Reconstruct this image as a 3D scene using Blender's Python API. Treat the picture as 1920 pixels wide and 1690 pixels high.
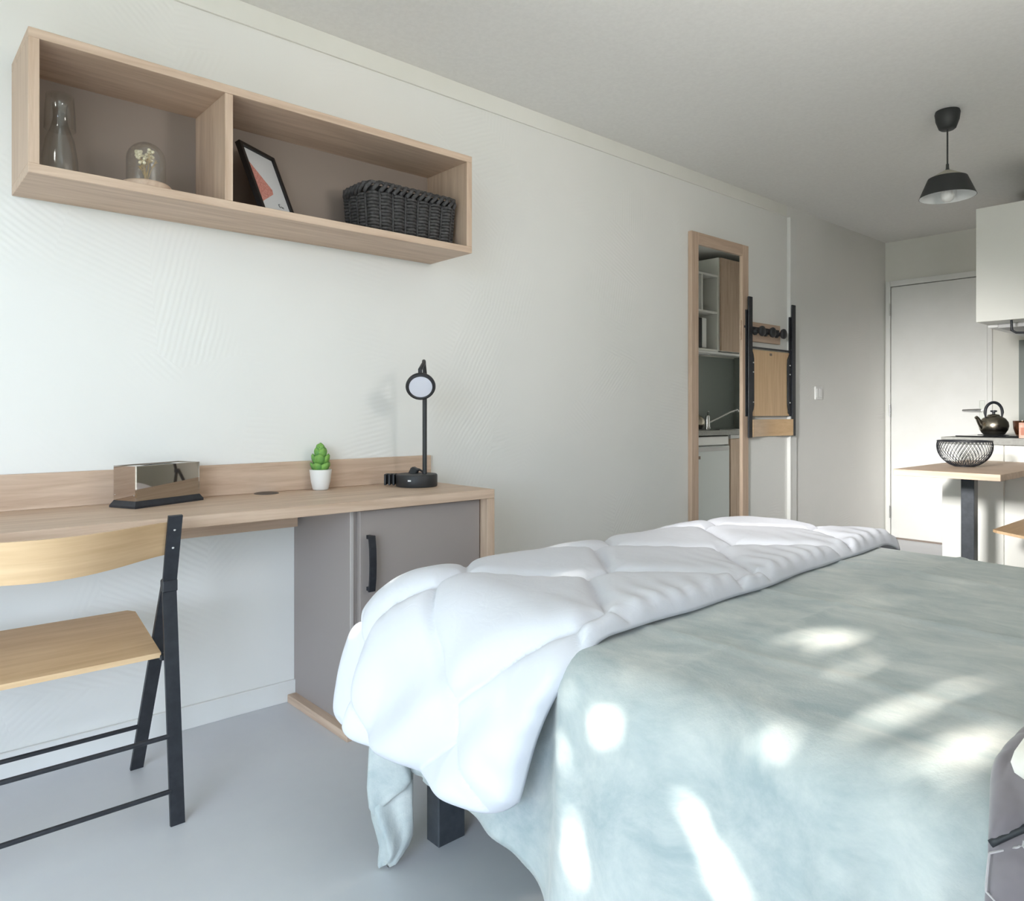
import bpy, bmesh, math, random
from mathutils import Vector, Matrix, noise
random.seed(7)
PI = math.pi
S = bpy.context.scene
COL = S.collection
for o in list(bpy.data.objects):
    bpy.data.objects.remove(o)

# ------------------------------------------------------------------ camera, sky, sun, exposure
CAM_POS = Vector((2.5, 0.0, 1.03))
YAW = math.atan2(1553, 1376)
cd = bpy.data.cameras.new('camera'); cam = bpy.data.objects.new('camera', cd); COL.objects.link(cam)
cam.location = CAM_POS
cam.rotation_euler = (PI / 2, 0, YAW)
cd.sensor_fit = 'HORIZONTAL'; cd.sensor_width = 36
cd.lens = 36 * 1376 / 1920
cd.shift_y = -70 / 1920
cd.clip_start = 0.05; cd.clip_end = 300
S.camera = cam
S.view_settings.view_transform = 'Standard'
S.view_settings.look = 'None'
S.view_settings.gamma = 1
S.view_settings.use_curve_mapping = False
S.view_settings.exposure = 0.4

SKY_COL = (0.71, 0.835, 1.0); SKY_STR = 8.4
w = bpy.data.worlds.new('sky'); S.world = w; w.use_nodes = True
bg = w.node_tree.nodes['Background']
bg.inputs[0].default_value = (*SKY_COL, 1); bg.inputs[1].default_value = SKY_STR

SUN_ELEV = math.radians(21)
SUN_DIR = Vector((0.12, 0.99, -math.tan(SUN_ELEV))).normalized()      # direction the light travels
sl = bpy.data.lights.new('sun', 'SUN'); sl.energy = 14; sl.angle = math.radians(0.6); sl.color = (1.0, 0.93, 0.82)
sun = bpy.data.objects.new('sun', sl); COL.objects.link(sun)
sun.rotation_euler = SUN_DIR.to_track_quat('-Z', 'Y').to_euler(); sun.location = (1, -8, 8)

WIN = (0.55, 2.85, 0.04, 2.12)      # x0 x1 z0 z1 of the balcony opening
FRONT_Y = -0.60
pl = bpy.data.lights.new('window_portal', 'AREA'); pl.shape = 'RECTANGLE'
pl.size = WIN[1] - WIN[0]; pl.size_y = WIN[3] - WIN[2]; pl.cycles.is_portal = True
po = bpy.data.objects.new('window_portal', pl); COL.objects.link(po)
po.location = ((WIN[0] + WIN[1]) / 2, FRONT_Y - 0.16, (WIN[2] + WIN[3]) / 2); po.rotation_euler = (PI / 2, 0, 0)

def area_lamp(name, loc, target, sx, sy, energy, col, spread):
    l = bpy.data.lights.new(name, 'AREA'); l.shape = 'RECTANGLE'; l.size = sx; l.size_y = sy
    l.energy = energy; l.color = col; l.spread = math.radians(spread)
    o = bpy.data.objects.new(name, l); COL.objects.link(o); o.location = loc
    o.rotation_euler = (Vector(target) - Vector(loc)).to_track_quat('-Z', 'Y').to_euler()
    return o
# two added fill lights, no such source in the room: one right of the frame bounced off the ceiling, one behind the camera towards the kitchen end
area_lamp('ceiling_bounce_fill', (2.78, 1.7, 1.75), (1.9, 1.9, 2.44), 0.35, 0.35, 12, (1.0, 0.965, 0.91), 150)
area_lamp('kitchen_end_fill', (1.75, -0.35, 1.62), (0.55, 6.3, 0.45), 0.35, 0.35, 8, (1.0, 0.98, 0.96), 27)

# ------------------------------------------------------------------ helpers
def srgb(r, g, b):
    f = lambda c: (c / 255 / 12.92) if c <= 10 else (((c / 255) + 0.055) / 1.055) ** 2.4
    return (f(r), f(g), f(b), 1)

def new_mat(name, col, rough=0.5, metal=0.0, spec=0.5):
    m = bpy.data.materials.new(name); m.use_nodes = True
    b = m.node_tree.nodes['Principled BSDF']
    b.inputs['Base Color'].default_value = col
    b.inputs['Roughness'].default_value = rough
    b.inputs['Metallic'].default_value = metal
    b.inputs['Specular IOR Level'].default_value = spec
    return m

def nd(m, t, **kw):
    n = m.node_tree.nodes.new(t)
    for k, v in kw.items(): setattr(n, k, v)
    return n

def lk(m, a, b): m.node_tree.links.new(a, b)

def vary(m, scale, c1, c2, stretch=(1, 1, 1), detail=4, rough=0.6, lo=0.35, hi=0.65, bump=0.0, bump_dist=0.001, distort=0.0):
    """colour between c1 and c2 by a stretched object-space noise, with optional bump"""
    b = m.node_tree.nodes['Principled BSDF']
    tc = nd(m, 'ShaderNodeTexCoord'); mp = nd(m, 'ShaderNodeMapping'); nz = nd(m, 'ShaderNodeTexNoise')
    mp.inputs['Scale'].default_value = stretch
    nz.inputs['Scale'].default_value = scale; nz.inputs['Detail'].default_value = detail
    nz.inputs['Roughness'].default_value = rough; nz.inputs['Distortion'].default_value = distort
    lk(m, tc.outputs['Object'], mp.inputs[0]); lk(m, mp.outputs[0], nz.inputs['Vector'])
    cr = nd(m, 'ShaderNodeValToRGB')
    cr.color_ramp.elements[0].position = lo; cr.color_ramp.elements[0].color = c1
    cr.color_ramp.elements[1].position = hi; cr.color_ramp.elements[1].color = c2
    lk(m, nz.outputs['Fac'], cr.inputs[0]); lk(m, cr.outputs[0], b.inputs['Base Color'])
    if bump:
        bp = nd(m, 'ShaderNodeBump'); bp.inputs['Strength'].default_value = bump; bp.inputs['Distance'].default_value = bump_dist
        lk(m, nz.outputs['Fac'], bp.inputs['Height']); lk(m, bp.outputs[0], b.inputs['Normal'])
    return m

def wood(name, c1, c2, axis, rough=0.5):
    st = [14, 14, 14]; st['xyz'.index(axis)] = 0.9
    m = new_mat(name, c1, rough)
    return vary(m, 3.0, c1, c2, st, detail=6, rough=0.62, lo=0.3, hi=0.7, bump=0.12, bump_dist=0.0006, distort=0.6)

OAK1, OAK2 = srgb(188, 160, 137), srgb(216, 192, 170)
PLY1, PLY2 = srgb(206, 170, 128), srgb(226, 194, 154)
M = {}
for a in 'xyz':
    M['oak_' + a] = wood('oak_' + a, OAK1, OAK2, a)
    M['ply_' + a] = wood('ply_' + a, PLY1, PLY2, a, 0.38)
M['ply_back'] = vary(new_mat('ply_back', PLY1, 0.38), 3.0, PLY1, PLY2, (1.2, 0.8, 16), detail=6, lo=0.3, hi=0.7)
M['taupe'] = new_mat('taupe_board', srgb(158, 149, 145), 0.5)
M['taupe_dark'] = new_mat('taupe_back', srgb(142, 128, 118), 0.6)
M['edge_white'] = new_mat('pale_edge', srgb(205, 205, 205), 0.5)
M['black'] = vary(new_mat('black_metal', srgb(36, 38, 44), 0.45), 40, srgb(32, 34, 40), srgb(44, 46, 52))
M['dark_metal'] = vary(new_mat('charcoal_metal', srgb(62, 66, 72), 0.4), 30, srgb(58, 62, 68), srgb(70, 74, 80))
M['black_plastic'] = new_mat('black_plastic', srgb(44, 45, 48), 0.5)
M['white_paint'] = vary(new_mat('white_paint', srgb(236, 236, 232), 0.45), 3, srgb(233, 233, 229), srgb(238, 238, 235))
M['white_board'] = new_mat('white_board', srgb(236, 236, 230), 0.4)
M['white_plastic'] = new_mat('white_plastic', srgb(240, 240, 238), 0.35)
M['chrome'] = new_mat('chrome', srgb(205, 205, 205), 0.15, 1.0)
M['screw'] = new_mat('screw_steel', srgb(225, 225, 225), 0.3, 0.6)
M['worktop'] = vary(new_mat('grey_worktop', srgb(150, 150, 145), 0.45), 60, srgb(143, 143, 138), srgb(156, 156, 151))
M['splash'] = new_mat('grey_splash', srgb(136, 142, 138), 0.5)
M['mirror'] = new_mat('mirror_silver', srgb(242, 244, 241), 0.0, 1.0)
M['bronze_mirror'] = new_mat('smoked_mirror', srgb(188, 180, 172), 0.02, 1.0)
M['glass_dark'] = new_mat('dark_glass', srgb(18, 20, 24), 0.08)
M['steel_dark'] = new_mat('smoked_steel', srgb(176, 168, 154), 0.24, 1.0)

def glass(name, col=(1, 1, 1, 1), rough=0.0):
    m = new_mat(name, col, rough)
    m.node_tree.nodes['Principled BSDF'].inputs['Transmission Weight'].default_value = 1.0
    m.node_tree.nodes['Principled BSDF'].inputs['IOR'].default_value = 1.45
    return m
def thin_glass(name, tint, edge=0.5):
    m = bpy.data.materials.new(name); m.use_nodes = True; nt = m.node_tree; nt.nodes.clear()
    out = nd(m, 'ShaderNodeOutputMaterial'); mix = nd(m, 'ShaderNodeMixShader'); tr_ = nd(m, 'ShaderNodeBsdfTransparent'); gl = nd(m, 'ShaderNodeBsdfGlossy'); lw = nd(m, 'ShaderNodeLayerWeight')
    tr_.inputs[0].default_value = tint; gl.inputs['Roughness'].default_value = 0.09; lw.inputs['Blend'].default_value = edge
    pw = nd(m, 'ShaderNodeMath', operation='POWER'); pw.inputs[1].default_value = 3.0; ma = nd(m, 'ShaderNodeMath', operation='MULTIPLY_ADD'); ma.inputs[1].default_value = 0.34; ma.inputs[2].default_value = 0.05
    lk(m, lw.outputs['Facing'], pw.inputs[0]); lk(m, pw.outputs[0], ma.inputs[0]); lk(m, ma.outputs[0], mix.inputs[0]); lk(m, tr_.outputs[0], mix.inputs[1]); lk(m, gl.outputs[0], mix.inputs[2]); lk(m, mix.outputs[0], out.inputs[0])
    return m
M['glass'] = thin_glass('clear_glass', (.97, .98, .98, 1))

def wall_material(name, c1, c2, stroke=0.35):
    m = new_mat(name, c1, 0.7, spec=0.3)
    b = m.node_tree.nodes['Principled BSDF']
    tc = nd(m, 'ShaderNodeTexCoord')
    n1 = nd(m, 'ShaderNodeTexNoise'); n1.inputs['Scale'].default_value = 1.3; n1.inputs['Detail'].default_value = 3
    lk(m, tc.outputs['Object'], n1.inputs['Vector'])
    cr = nd(m, 'ShaderNodeValToRGB'); cr.color_ramp.elements[0].position = .35; cr.color_ramp.elements[1].position = .65
    cr.color_ramp.elements[0].color = c1; cr.color_ramp.elements[1].color = c2
    lk(m, n1.outputs['Fac'], cr.inputs[0]); lk(m, cr.outputs[0], b.inputs['Base Color'])
    # trowel strokes: every Voronoi patch turns its own set of fine arcs
    vo = nd(m, 'ShaderNodeTexVoronoi'); vo.inputs['Scale'].default_value = 2.6
    lk(m, tc.outputs['Object'], vo.inputs['Vector'])
    sp = nd(m, 'ShaderNodeSeparateColor'); lk(m, vo.outputs['Color'], sp.inputs[0])
    ml = nd(m, 'ShaderNodeMath', operation='MULTIPLY'); ml.inputs[1].default_value = 2.4; lk(m, sp.outputs[0], ml.inputs[0])
    vr = nd(m, 'ShaderNodeVectorRotate', rotation_type='X_AXIS'); lk(m, tc.outputs['Object'], vr.inputs['Vector']); lk(m, ml.outputs[0], vr.inputs['Angle'])
    wv = nd(m, 'ShaderNodeTexWave', wave_type='BANDS', bands_direction='Y'); wv.inputs['Scale'].default_value = 17; wv.inputs['Distortion'].default_value = 2.2
    wv.inputs['Detail'].default_value = 2; wv.inputs['Detail Scale'].default_value = 0.5
    lk(m, vr.outputs[0], wv.inputs['Vector'])
    n2 = nd(m, 'ShaderNodeTexNoise'); n2.inputs['Scale'].default_value = 2.2; n2.inputs['Detail'].default_value = 2
    lk(m, tc.outputs['Object'], n2.inputs['Vector'])
    mr = nd(m, 'ShaderNodeMapRange'); mr.inputs['From Min'].default_value = .46; mr.inputs['From Max'].default_value = .66
    lk(m, n2.outputs['Fac'], mr.inputs['Value'])
    mm = nd(m, 'ShaderNodeMath', operation='MULTIPLY'); lk(m, wv.outputs['Fac'], mm.inputs[0]); lk(m, mr.outputs[0], mm.inputs[1])
    bp = nd(m, 'ShaderNodeBump'); bp.inputs['Strength'].default_value = stroke; bp.inputs['Distance'].default_value = 0.002
    lk(m, mm.outputs[0], bp.inputs['Height']); lk(m, bp.outputs[0], b.inputs['Normal'])
    return m
M['wall'] = wall_material('trowelled_plaster', srgb(236, 236, 232), srgb(240, 239, 235))
M['wall_plain'] = vary(new_mat('plain_plaster', srgb(234, 233, 225), 0.7), 2, srgb(232, 231, 223), srgb(237, 236, 229))
M['ceiling'] = vary(new_mat('ceiling_paint', srgb(236, 235, 232), 0.8), 60, srgb(234, 233, 230), srgb(239, 238, 235), bump=0.1, bump_dist=0.001)
M['floor'] = vary(new_mat('linoleum', srgb(212, 214, 219), 0.42), 2.2, srgb(207, 209, 215), srgb(217, 219, 223), detail=6, lo=0.3, hi=0.7)

def link(name, bm, mat, parent=None, origin=None, smooth=None):
    me = bpy.data.meshes.new(name)
    bmesh.ops.recalc_face_normals(bm, faces=bm.faces[:])
    bm.to_mesh(me); bm.free()
    me.materials.append(mat)
    if smooth is not None:
        for p in me.polygons: p.use_smooth = True
        if smooth < 180:
            me.set_sharp_from_angle(angle=math.radians(smooth))
    o = bpy.data.objects.new(name, me); COL.objects.link(o)
    if parent is not None:
        o.parent = parent
        base = parent
        off = Vector((0, 0, 0))
        while base is not None:
            off += base.location; base = base.parent
        if parent.get('_org') is not None: off = Vector(parent['_org'])
        me.transform(Matrix.Translation(-off))
    elif origin is not None:
        me.transform(Matrix.Translation(-Vector(origin))); o.location = origin
    return o

def tag(o, label=None, cat=None, group=None, kind=None):
    if label: o['label'] = label
    if cat: o['category'] = cat
    if group: o['group'] = group
    if kind: o['kind'] = kind
    return o

def thing(name, loc, label, cat, group=None):
    o = bpy.data.objects.new(name, None); COL.objects.link(o); o.location = loc; o.empty_display_size = 0.05
    return tag(o, label, cat, group)

def box(bm, x0, x1, y0, y1, z0, z1, bevel=0.0, seg=1, mtx=None):
    vs = [bm.verts.new((x, y, z)) for x in (x0, x1) for y in (y0, y1) for z in (z0, z1)]
    fs = [(0, 1, 3, 2), (4, 6, 7, 5), (0, 4, 5, 1), (2, 3, 7, 6), (0, 2, 6, 4), (1, 5, 7, 3)]
    faces = [bm.faces.new([vs[i] for i in f]) for f in fs]
    geo = vs
    if bevel > 0:
        es = list({e for f in faces for e in f.edges})
        r = bmesh.ops.bevel(bm, geom=es, offset=bevel, segments=seg, affect='EDGES', profile=0.5)
        geo = list({v for f in r['faces'] for v in f.verts} | {v for v in vs if v.is_valid})
    if mtx is not None:
        for v in geo: v.co = mtx @ v.co
    return bm

def BX(*a, **k):
    return box(bmesh.new(), *a, **k)

def tube(bm, pts, r, n=8, closed=False, cap=True):
    pts = [Vector(p) for p in pts]
    rs = r if isinstance(r, (list, tuple)) else [r] * len(pts)
    rings = []; up = None; N = len(pts)
    for i, p in enumerate(pts):
        if closed: t = pts[(i + 1) % N] - pts[i - 1]
        else: t = pts[min(i + 1, N - 1)] - pts[max(i - 1, 0)]
        t.normalize()
        if up is None:
            a = Vector((0, 0, 1)) if abs(t.z) < .9 else Vector((1, 0, 0))
            up = t.cross(a).normalized()
        else:
            up = (up - t * up.dot(t)).normalized()
        s = t.cross(up)
        rings.append([bm.verts.new(p + (up * math.cos(2 * PI * k / n) + s * math.sin(2 * PI * k / n)) * rs[i]) for k in range(n)])
    M_ = N if closed else N - 1
    for i in range(M_):
        A, B = rings[i], rings[(i + 1) % N]
        for k in range(n):
            bm.faces.new((A[k], A[(k + 1) % n], B[(k + 1) % n], B[k]))
    if cap and not closed:
        bm.faces.new(rings[0][::-1]); bm.faces.new(rings[-1])
    return bm

def lathe(bm, prof, c, n=32, mtx=None, closed=False):
    """profile of (radius, z) turned about the vertical through c"""
    c = Vector(c); rings = []; new = []
    for r, z in prof:
        if r < 1e-6:
            v = bm.verts.new(c + Vector((0, 0, z))); rings.append([v]); new.append(v)
        else:
            ring = [bm.verts.new(c + Vector((r * math.cos(2 * PI * k / n), r * math.sin(2 * PI * k / n), z))) for k in range(n)]
            rings.append(ring); new += ring
    pairs = list(zip(rings[:-1], rings[1:]))
    if closed: pairs.append((rings[-1], rings[0]))
    for A, B in pairs:
        for k in range(n):
            a = A if len(A) > 1 else None; b = B if len(B) > 1 else None
            k2 = (k + 1) % n
            if a and b: bm.faces.new((A[k], A[k2], B[k2], B[k]))
            elif a: bm.faces.new((A[k], A[k2], B[0]))
            elif b: bm.faces.new((A[0], B[k2], B[k]))
    if mtx is not None:
        for v in new: v.co = c + mtx @ (v.co - c)
    return bm

def prism(bm, poly, axis, a0, a1, mtx=None):
    """extrude a 2-D polygon along an axis"""
    def P(p, a):
        if axis == 'x': return Vector((a, p[0], p[1]))
        if axis == 'y': return Vector((p[0], a, p[1]))
        return Vector((p[0], p[1], a))
    A = [bm.verts.new(P(p, a0)) for p in poly]; B = [bm.verts.new(P(p, a1)) for p in poly]
    n = len(poly)
    for i in range(n):
        bm.faces.new((A[i], A[(i + 1) % n], B[(i + 1) % n], B[i]))
    bm.faces.new(A[::-1]); bm.faces.new(B)
    if mtx is not None:
        for v in A + B: v.co = mtx @ v.co
    return bm

def copy_tree(o, parent=None):
    c = o.copy(); COL.objects.link(c)
    if parent is not None: c.parent = parent
    for ch in list(o.children): copy_tree(ch, c)
    return c

def struct(name, bm, mat, parent=None, smooth=None):
    o = link(name, bm, mat, parent, smooth=smooth)
    if parent is None: o['kind'] = 'structure'
    return o

# ------------------------------------------------------------------ the room
RX, BY, HZ = 3.05, 6.35, 2.44          # right wall, back wall, ceiling
PX, PY = 1.443, 4.86                    # bathroom corner
T = 0.15
struct('floor', BX(-T, RX + T, FRONT_Y - T, BY + T, -0.1, 0), M['floor'])
struct('ceiling', BX(-T, RX + T, FRONT_Y - T, BY + T, HZ, HZ + 0.12), M['ceiling'])
struct('wall_left', BX(-T, 0, FRONT_Y - T, BY + T, 0, HZ), M['wall'])
struct('wall_right', BX(RX, RX + T, FRONT_Y - T, BY + T, 0, HZ), M['wall'])
bm = bmesh.new()
DX0, DX1, DZ = 0.012, 0.772, 2.115      # door frame opening
box(bm, 0, DX0, BY, BY + T, 0, HZ); box(bm, DX1, PX + 0.1, BY, BY + T, 0, HZ); box(bm, DX0, DX1, BY, BY + T, DZ, HZ); box(bm, DX0, DX1, BY + 0.09, BY + T, 0, DZ)
struct('wall_back', bm, M['wall_plain'])
bm = bmesh.new()
box(bm, PX, PX + 0.08, PY + 0.08, BY, 0, HZ); box(bm, PX, RX, PY, PY + 0.08, 0, HZ)
struct('wall_bathroom', bm, M['wall_plain'])
bm = bmesh.new()
x0, x1, z0, z1 = WIN
box(bm, 0, x0, FRONT_Y - T, FRONT_Y, 0, HZ); box(bm, x1, RX, FRONT_Y - T, FRONT_Y, 0, HZ)
box(bm, x0, x1, FRONT_Y - T, FRONT_Y, z1, HZ); box(bm, x0, x1, FRONT_Y - T, FRONT_Y, 0, z0)
struct('wall_front', bm, M['wall_plain'])
bm = bmesh.new(); f = 0.05; ya, yb = FRONT_Y - 0.11, FRONT_Y - 0.05
box(bm, x0, x0 + f, ya, yb, z0, z1); box(bm, x1 - f, x1, ya, yb, z0, z1)
box(bm, x0 + f, x1 - f, ya, yb, z1 - f, z1); box(bm, x0 + f, x1 - f, ya, yb, z0, z0 + 0.02)
win = struct('window_1', bm, M['white_paint'])
# baseboards and trims
bm = BX(0, 0.012, FRONT_Y, BY - 0.03, 0, 0.074, 0.002)
struct('baseboard_left', bm, M['white_paint'])
struct('baseboard_back', BX(DX1, 0.93, BY - 0.012, BY, 0, 0.074, 0.002), M['white_paint'])
struct('trim_1', BX(0, 0.010, FRONT_Y, 4.70, 2.364, HZ, 0.0015), M['wall_plain'])
bm = bmesh.new(); box(bm, 0.0005, 0.020, 4.734, 4.815, 0.076, 2.362, 0.003); box(bm, 0.0005, 0.026, 4.716, 4.7335, 0.076, 2.362, 0.002)
struct('trim_2', bm, M['white_paint'])

# the entrance door: frame, leaf, lever, hinges
bm = bmesh.new()
fw = 0.032
box(bm, DX0, DX0 + fw, BY - 0.02, BY + 0.08, 0, DZ, 0.002); box(bm, DX1 - fw, DX1, BY - 0.02, BY + 0.08, 0, DZ, 0.002)
box(bm, DX0 + fw, DX1 - fw, BY - 0.02, BY + 0.08, DZ - 0.045, DZ, 0.002)
door = struct('door_1', bm, M['white_paint'])
struct('door_leaf', BX(DX0 + fw + .004, DX1 - fw - .004, BY - 0.008, BY + 0.035, 0.012, DZ - 0.05, 0.002), M['white_paint'], door)
struct('threshold', BX(DX0 + fw, DX1 - fw, BY - 0.012, BY + 0.03, 0, 0.012), M['taupe_dark'], door)
struct('handle_plate', BX(0.687, 0.722, BY - 0.017, BY - 0.0085, 0.955, 1.125, 0.003, 2), new_mat('satin_metal', srgb(222, 224, 218), 0.35, 0.5), door)
bm = bmesh.new()
tube(bm, [(0.705, BY - 0.016, 1.052), (0.705, BY - 0.055, 1.052)], 0.010, 12)
tube(bm, [(0.712, BY - 0.055, 1.052), (0.69, BY - 0.057, 1.052), (0.64, BY - 0.055, 1.052), (0.585, BY - 0.05, 1.052)], [0.011, 0.012, 0.010, 0.007], 12)
struct('handle_lever', bm, M['chrome'], door, smooth=40)
for z in (0.22, 1.05, 1.88):
    struct('hinge', tube(bmesh.new(), [(DX0 + fw + .002, BY - 0.026, z - .05), (DX0 + fw + .002, BY - 0.026, z + .05)], 0.006, 10), M['chrome'], door, smooth=40)

# ------------------------------------------------------------------ bed
bed = thing('bed', (1.95, 1.63, 0), 'double bed on dark square metal legs, under the grey blanket', 'bed')
BX0, BX1, BY0, BY1 = 1.08, 2.96, 1.04, 2.30
link('mattress', BX(BX0, BX1, BY0, BY1, 0.30, 0.60, 0.05, 4), new_mat('ticking', srgb(225, 225, 222), 0.8), bed, smooth=40)
bm = bmesh.new()
link('bed_base', BX(1.0, BX1 - .02, 1.05, 2.24, 0.235, 0.298, 0.004), M['dark_metal'], bed)
for (lx, ly) in ((1.037, 1.02), (1.037, 2.19), (2.87, 1.02), (2.87, 2.19)):
    link('leg', BX(lx, lx + 0.05, ly, ly + 0.08, 0, 0.235, 0.003), M['dark_metal'], bed)
link('side_rail', BX(0.985, 1.036, 1.12, 1.16, 0.07, 0.20, 0.003), M['black'], bed)

# ---- draped cloth
def drape(x, y, fx0, ny0, r, flare, fold=0.0, ph=0.0, e_lim=None):
    """plan point of a flat sheet -> base position and normal once it falls over the foot (x<fx0) and near (y<ny0) edges"""
    ea = max(0.0, fx0 - x); eb = max(0.0, ny0 - y)
    e = math.hypot(ea, eb)
    if e < 1e-9: return Vector((x, y, 0)), Vector((0, 0, 1))
    d = Vector((-ea / e, -eb / e, 0))
    if e_lim and ea > 0 and eb > 0:
        th = math.atan2(eb, ea)
        lim = e_lim[0] * (math.cos(th) ** 2) + e_lim[1] * (math.sin(th) ** 2)
        mx = min(e_lim[0] / max(math.cos(th), 1e-6), e_lim[1] / max(math.sin(th), 1e-6))
        e = e * lim / mx
    if isinstance(r, tuple): r = r[0] * d.x * d.x + r[1] * d.y * d.y
    am = math.acos(flare); q = r * am
    if e < q:
        a = e / r; h = r * math.sin(a); dz = r * (1 - math.cos(a)); nrm = d * math.sin(a) + Vector((0, 0, math.cos(a)))
    else:
        k = e - q; h = r * math.sin(am) + flare * k; dz = r * (1 - flare) + k * math.sqrt(1 - flare * flare)
        nrm = (d + Vector((0, 0, flare))).normalized()
    cx, cy = (fx0 if ea > 0 else x), (ny0 if eb > 0 else y)
    return Vector((cx + d.x * h, cy + d.y * h, -dz)), nrm

def sheet(nx, ny, fn_top, fn_bot):
    """closed cloth: top grid, bottom grid, stitched rim"""
    bm = bmesh.new()
    Tp = [[bm.verts.new(fn_top(i / nx, j / ny)) for j in range(ny + 1)] for i in range(nx + 1)]
    Bt = [[bm.verts.new(fn_bot(i / nx, j / ny)) for j in range(ny + 1)] for i in range(nx + 1)]
    for i in range(nx):
        for j in range(ny):
            bm.faces.new((Tp[i][j], Tp[i + 1][j], Tp[i + 1][j + 1], Tp[i][j + 1]))
            bm.faces.new((Bt[i][j], Bt[i][j + 1], Bt[i + 1][j + 1], Bt[i + 1][j]))
    rim = [(i, 0) for i in range(nx)] + [(nx, j) for j in range(ny)] + [(i, ny) for i in range(nx, 0, -1)] + [(0, j) for j in range(ny, 0, -1)]
    for k in range(len(rim)):
        a, b = rim[k], rim[(k + 1) % len(rim)]
        bm.faces.new((Tp[a[0]][a[1]], Bt[a[0]][a[1]], Bt[b[0]][b[1]], Tp[b[0]][b[1]]))
    return bm

def nz(x, y, z=0.0): return noise.noise(Vector((x, y, z)))

# blanket
def fleece():
    m = new_mat('grey_fleece', srgb(150, 160, 160), 0.95, spec=0.1)
    b = m.node_tree.nodes['Principled BSDF']
    tc = nd(m, 'ShaderNodeTexCoord'); mp = nd(m, 'ShaderNodeMapping'); mp.inputs['Scale'].default_value = (1.6, 3.2, 2)
    mp.inputs['Rotation'].default_value = (0, 0, 0.5)
    n1 = nd(m, 'ShaderNodeTexNoise'); n1.inputs['Scale'].default_value = 3.0; n1.inputs['Detail'].default_value = 9; n1.inputs['Roughness'].default_value = 0.68; n1.inputs['Distortion'].default_value = 0.5
    lk(m, tc.outputs['Object'], mp.inputs[0]); lk(m, mp.outputs[0], n1.inputs['Vector'])
    cr = nd(m, 'ShaderNodeValToRGB'); cr.color_ramp.elements[0].position = .36; cr.color_ramp.elements[1].position = .68
    cr.color_ramp.elements[0].color = srgb(163, 175, 178); cr.color_ramp.elements[1].color = srgb(205, 208, 206)
    lk(m, n1.outputs['Fac'], cr.inputs[0]); lk(m, cr.outputs[0], b.inputs['Base Color'])
    n2 = nd(m, 'ShaderNodeTexNoise'); n2.inputs['Scale'].default_value = 260; n2.inputs['Detail'].default_value = 2
    lk(m, tc.outputs['Object'], n2.inputs['Vector'])
    bp = nd(m, 'ShaderNodeBump'); bp.inputs['Strength'].default_value = 0.35; bp.inputs['Distance'].default_value = 0.0015
    lk(m, n2.outputs['Fac'], bp.inputs['Height']); lk(m, bp.outputs[0], b.inputs['Normal'])
    b.inputs['Sheen Weight'].default_value = 0.5; b.inputs['Sheen Roughness'].default_value = 0.4
    b.inputs['Sheen Tint'].default_value = srgb(240, 236, 230)
    return m
M['fleece'] = fleece()
BLX0, BLX1, BLY1 = 0.76, 2.94, 2.46
BLZ = 0.612
def blanket_pt(u, v, lift):
    x = BLX0 + (BLX1 - BLX0) * u
    hem = 0.455 + 0.16 * max(0, min(1, (x - 1.30) / .45)) * 0.55 + 0.012 * nz(x * 6, 3.1)
    y0 = 0.945 - hem
    y = y0 + (BLY1 - y0) * v
    k_ = max(0, min(1, (1.66 - x) / .16)); k_ = k_ * k_ * (3 - 2 * k_)
    ny_ = 0.955 + 0.085 * k_
    y0 = ny_ - hem + 0.02 * k_; y = y0 + (BLY1 - y0) * v
    p, n = drape(x, y, 1.16, ny_, (0.26, 0.075), 0.04 + .04 * k_, e_lim=(0.40, hem))
    if y > 2.30:                                     # falls over the far side
        k = y - 2.30; a = min(k / 0.07, PI / 2)
        p = Vector((p.x, 2.30 + 0.07 * math.sin(a), p.z - 0.07 * (1 - math.cos(a)) - max(0, k - 0.11)))
    d = 0.006 * nz(x * 2.6, y * 2.6, 1) + 0.0035 * nz(x * 7 + y * 3, y * 8, 4)
    # pressed fold lines from storage
    for yy, wd in ((1.13, .011), (1.56, .011), (2.0, .011)):
        d += 0.005 * math.exp(-((y - yy - 0.012 * nz(x * 3, yy)) / wd) ** 2)
    for xx in (1.80, 2.28):
        d += 0.0045 * math.exp(-((x - xx - 0.012 * nz(y * 3, xx)) / .011) ** 2)
    drop = max(0.0, -p.z)
    if y < 1.0:                                      # vertical folds where it hangs, stronger towards the head
        amp = (0.004 + 0.016 * max(0, min(1, (x - 1.9) / .3))) * min(1, drop / 0.2)
        d += amp * math.sin(x * 55 + 2.0 * nz(x * 5, y * 4)) + 0.010 * min(1, drop / .2) * nz(x * 5, y * 2, 8)
        d += 0.004 * math.exp(-((y - 0.80) / .006) ** 2) * (1 if x < 2.3 else 0)
    p = p + n * (d + lift)
    p.z = max(p.z + BLZ, 0.006)
    return p
bl = thing('blanket', (1.9, 1.6, BLZ), 'grey-green fleece blanket spread over the bed and hanging down its near side', 'blanket')
link('blanket_sheet', sheet(190, 150, lambda u, v: blanket_pt(u, v, 0.010), lambda u, v: blanket_pt(u, v, 0.001)), M['fleece'], bl, smooth=180)
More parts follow.
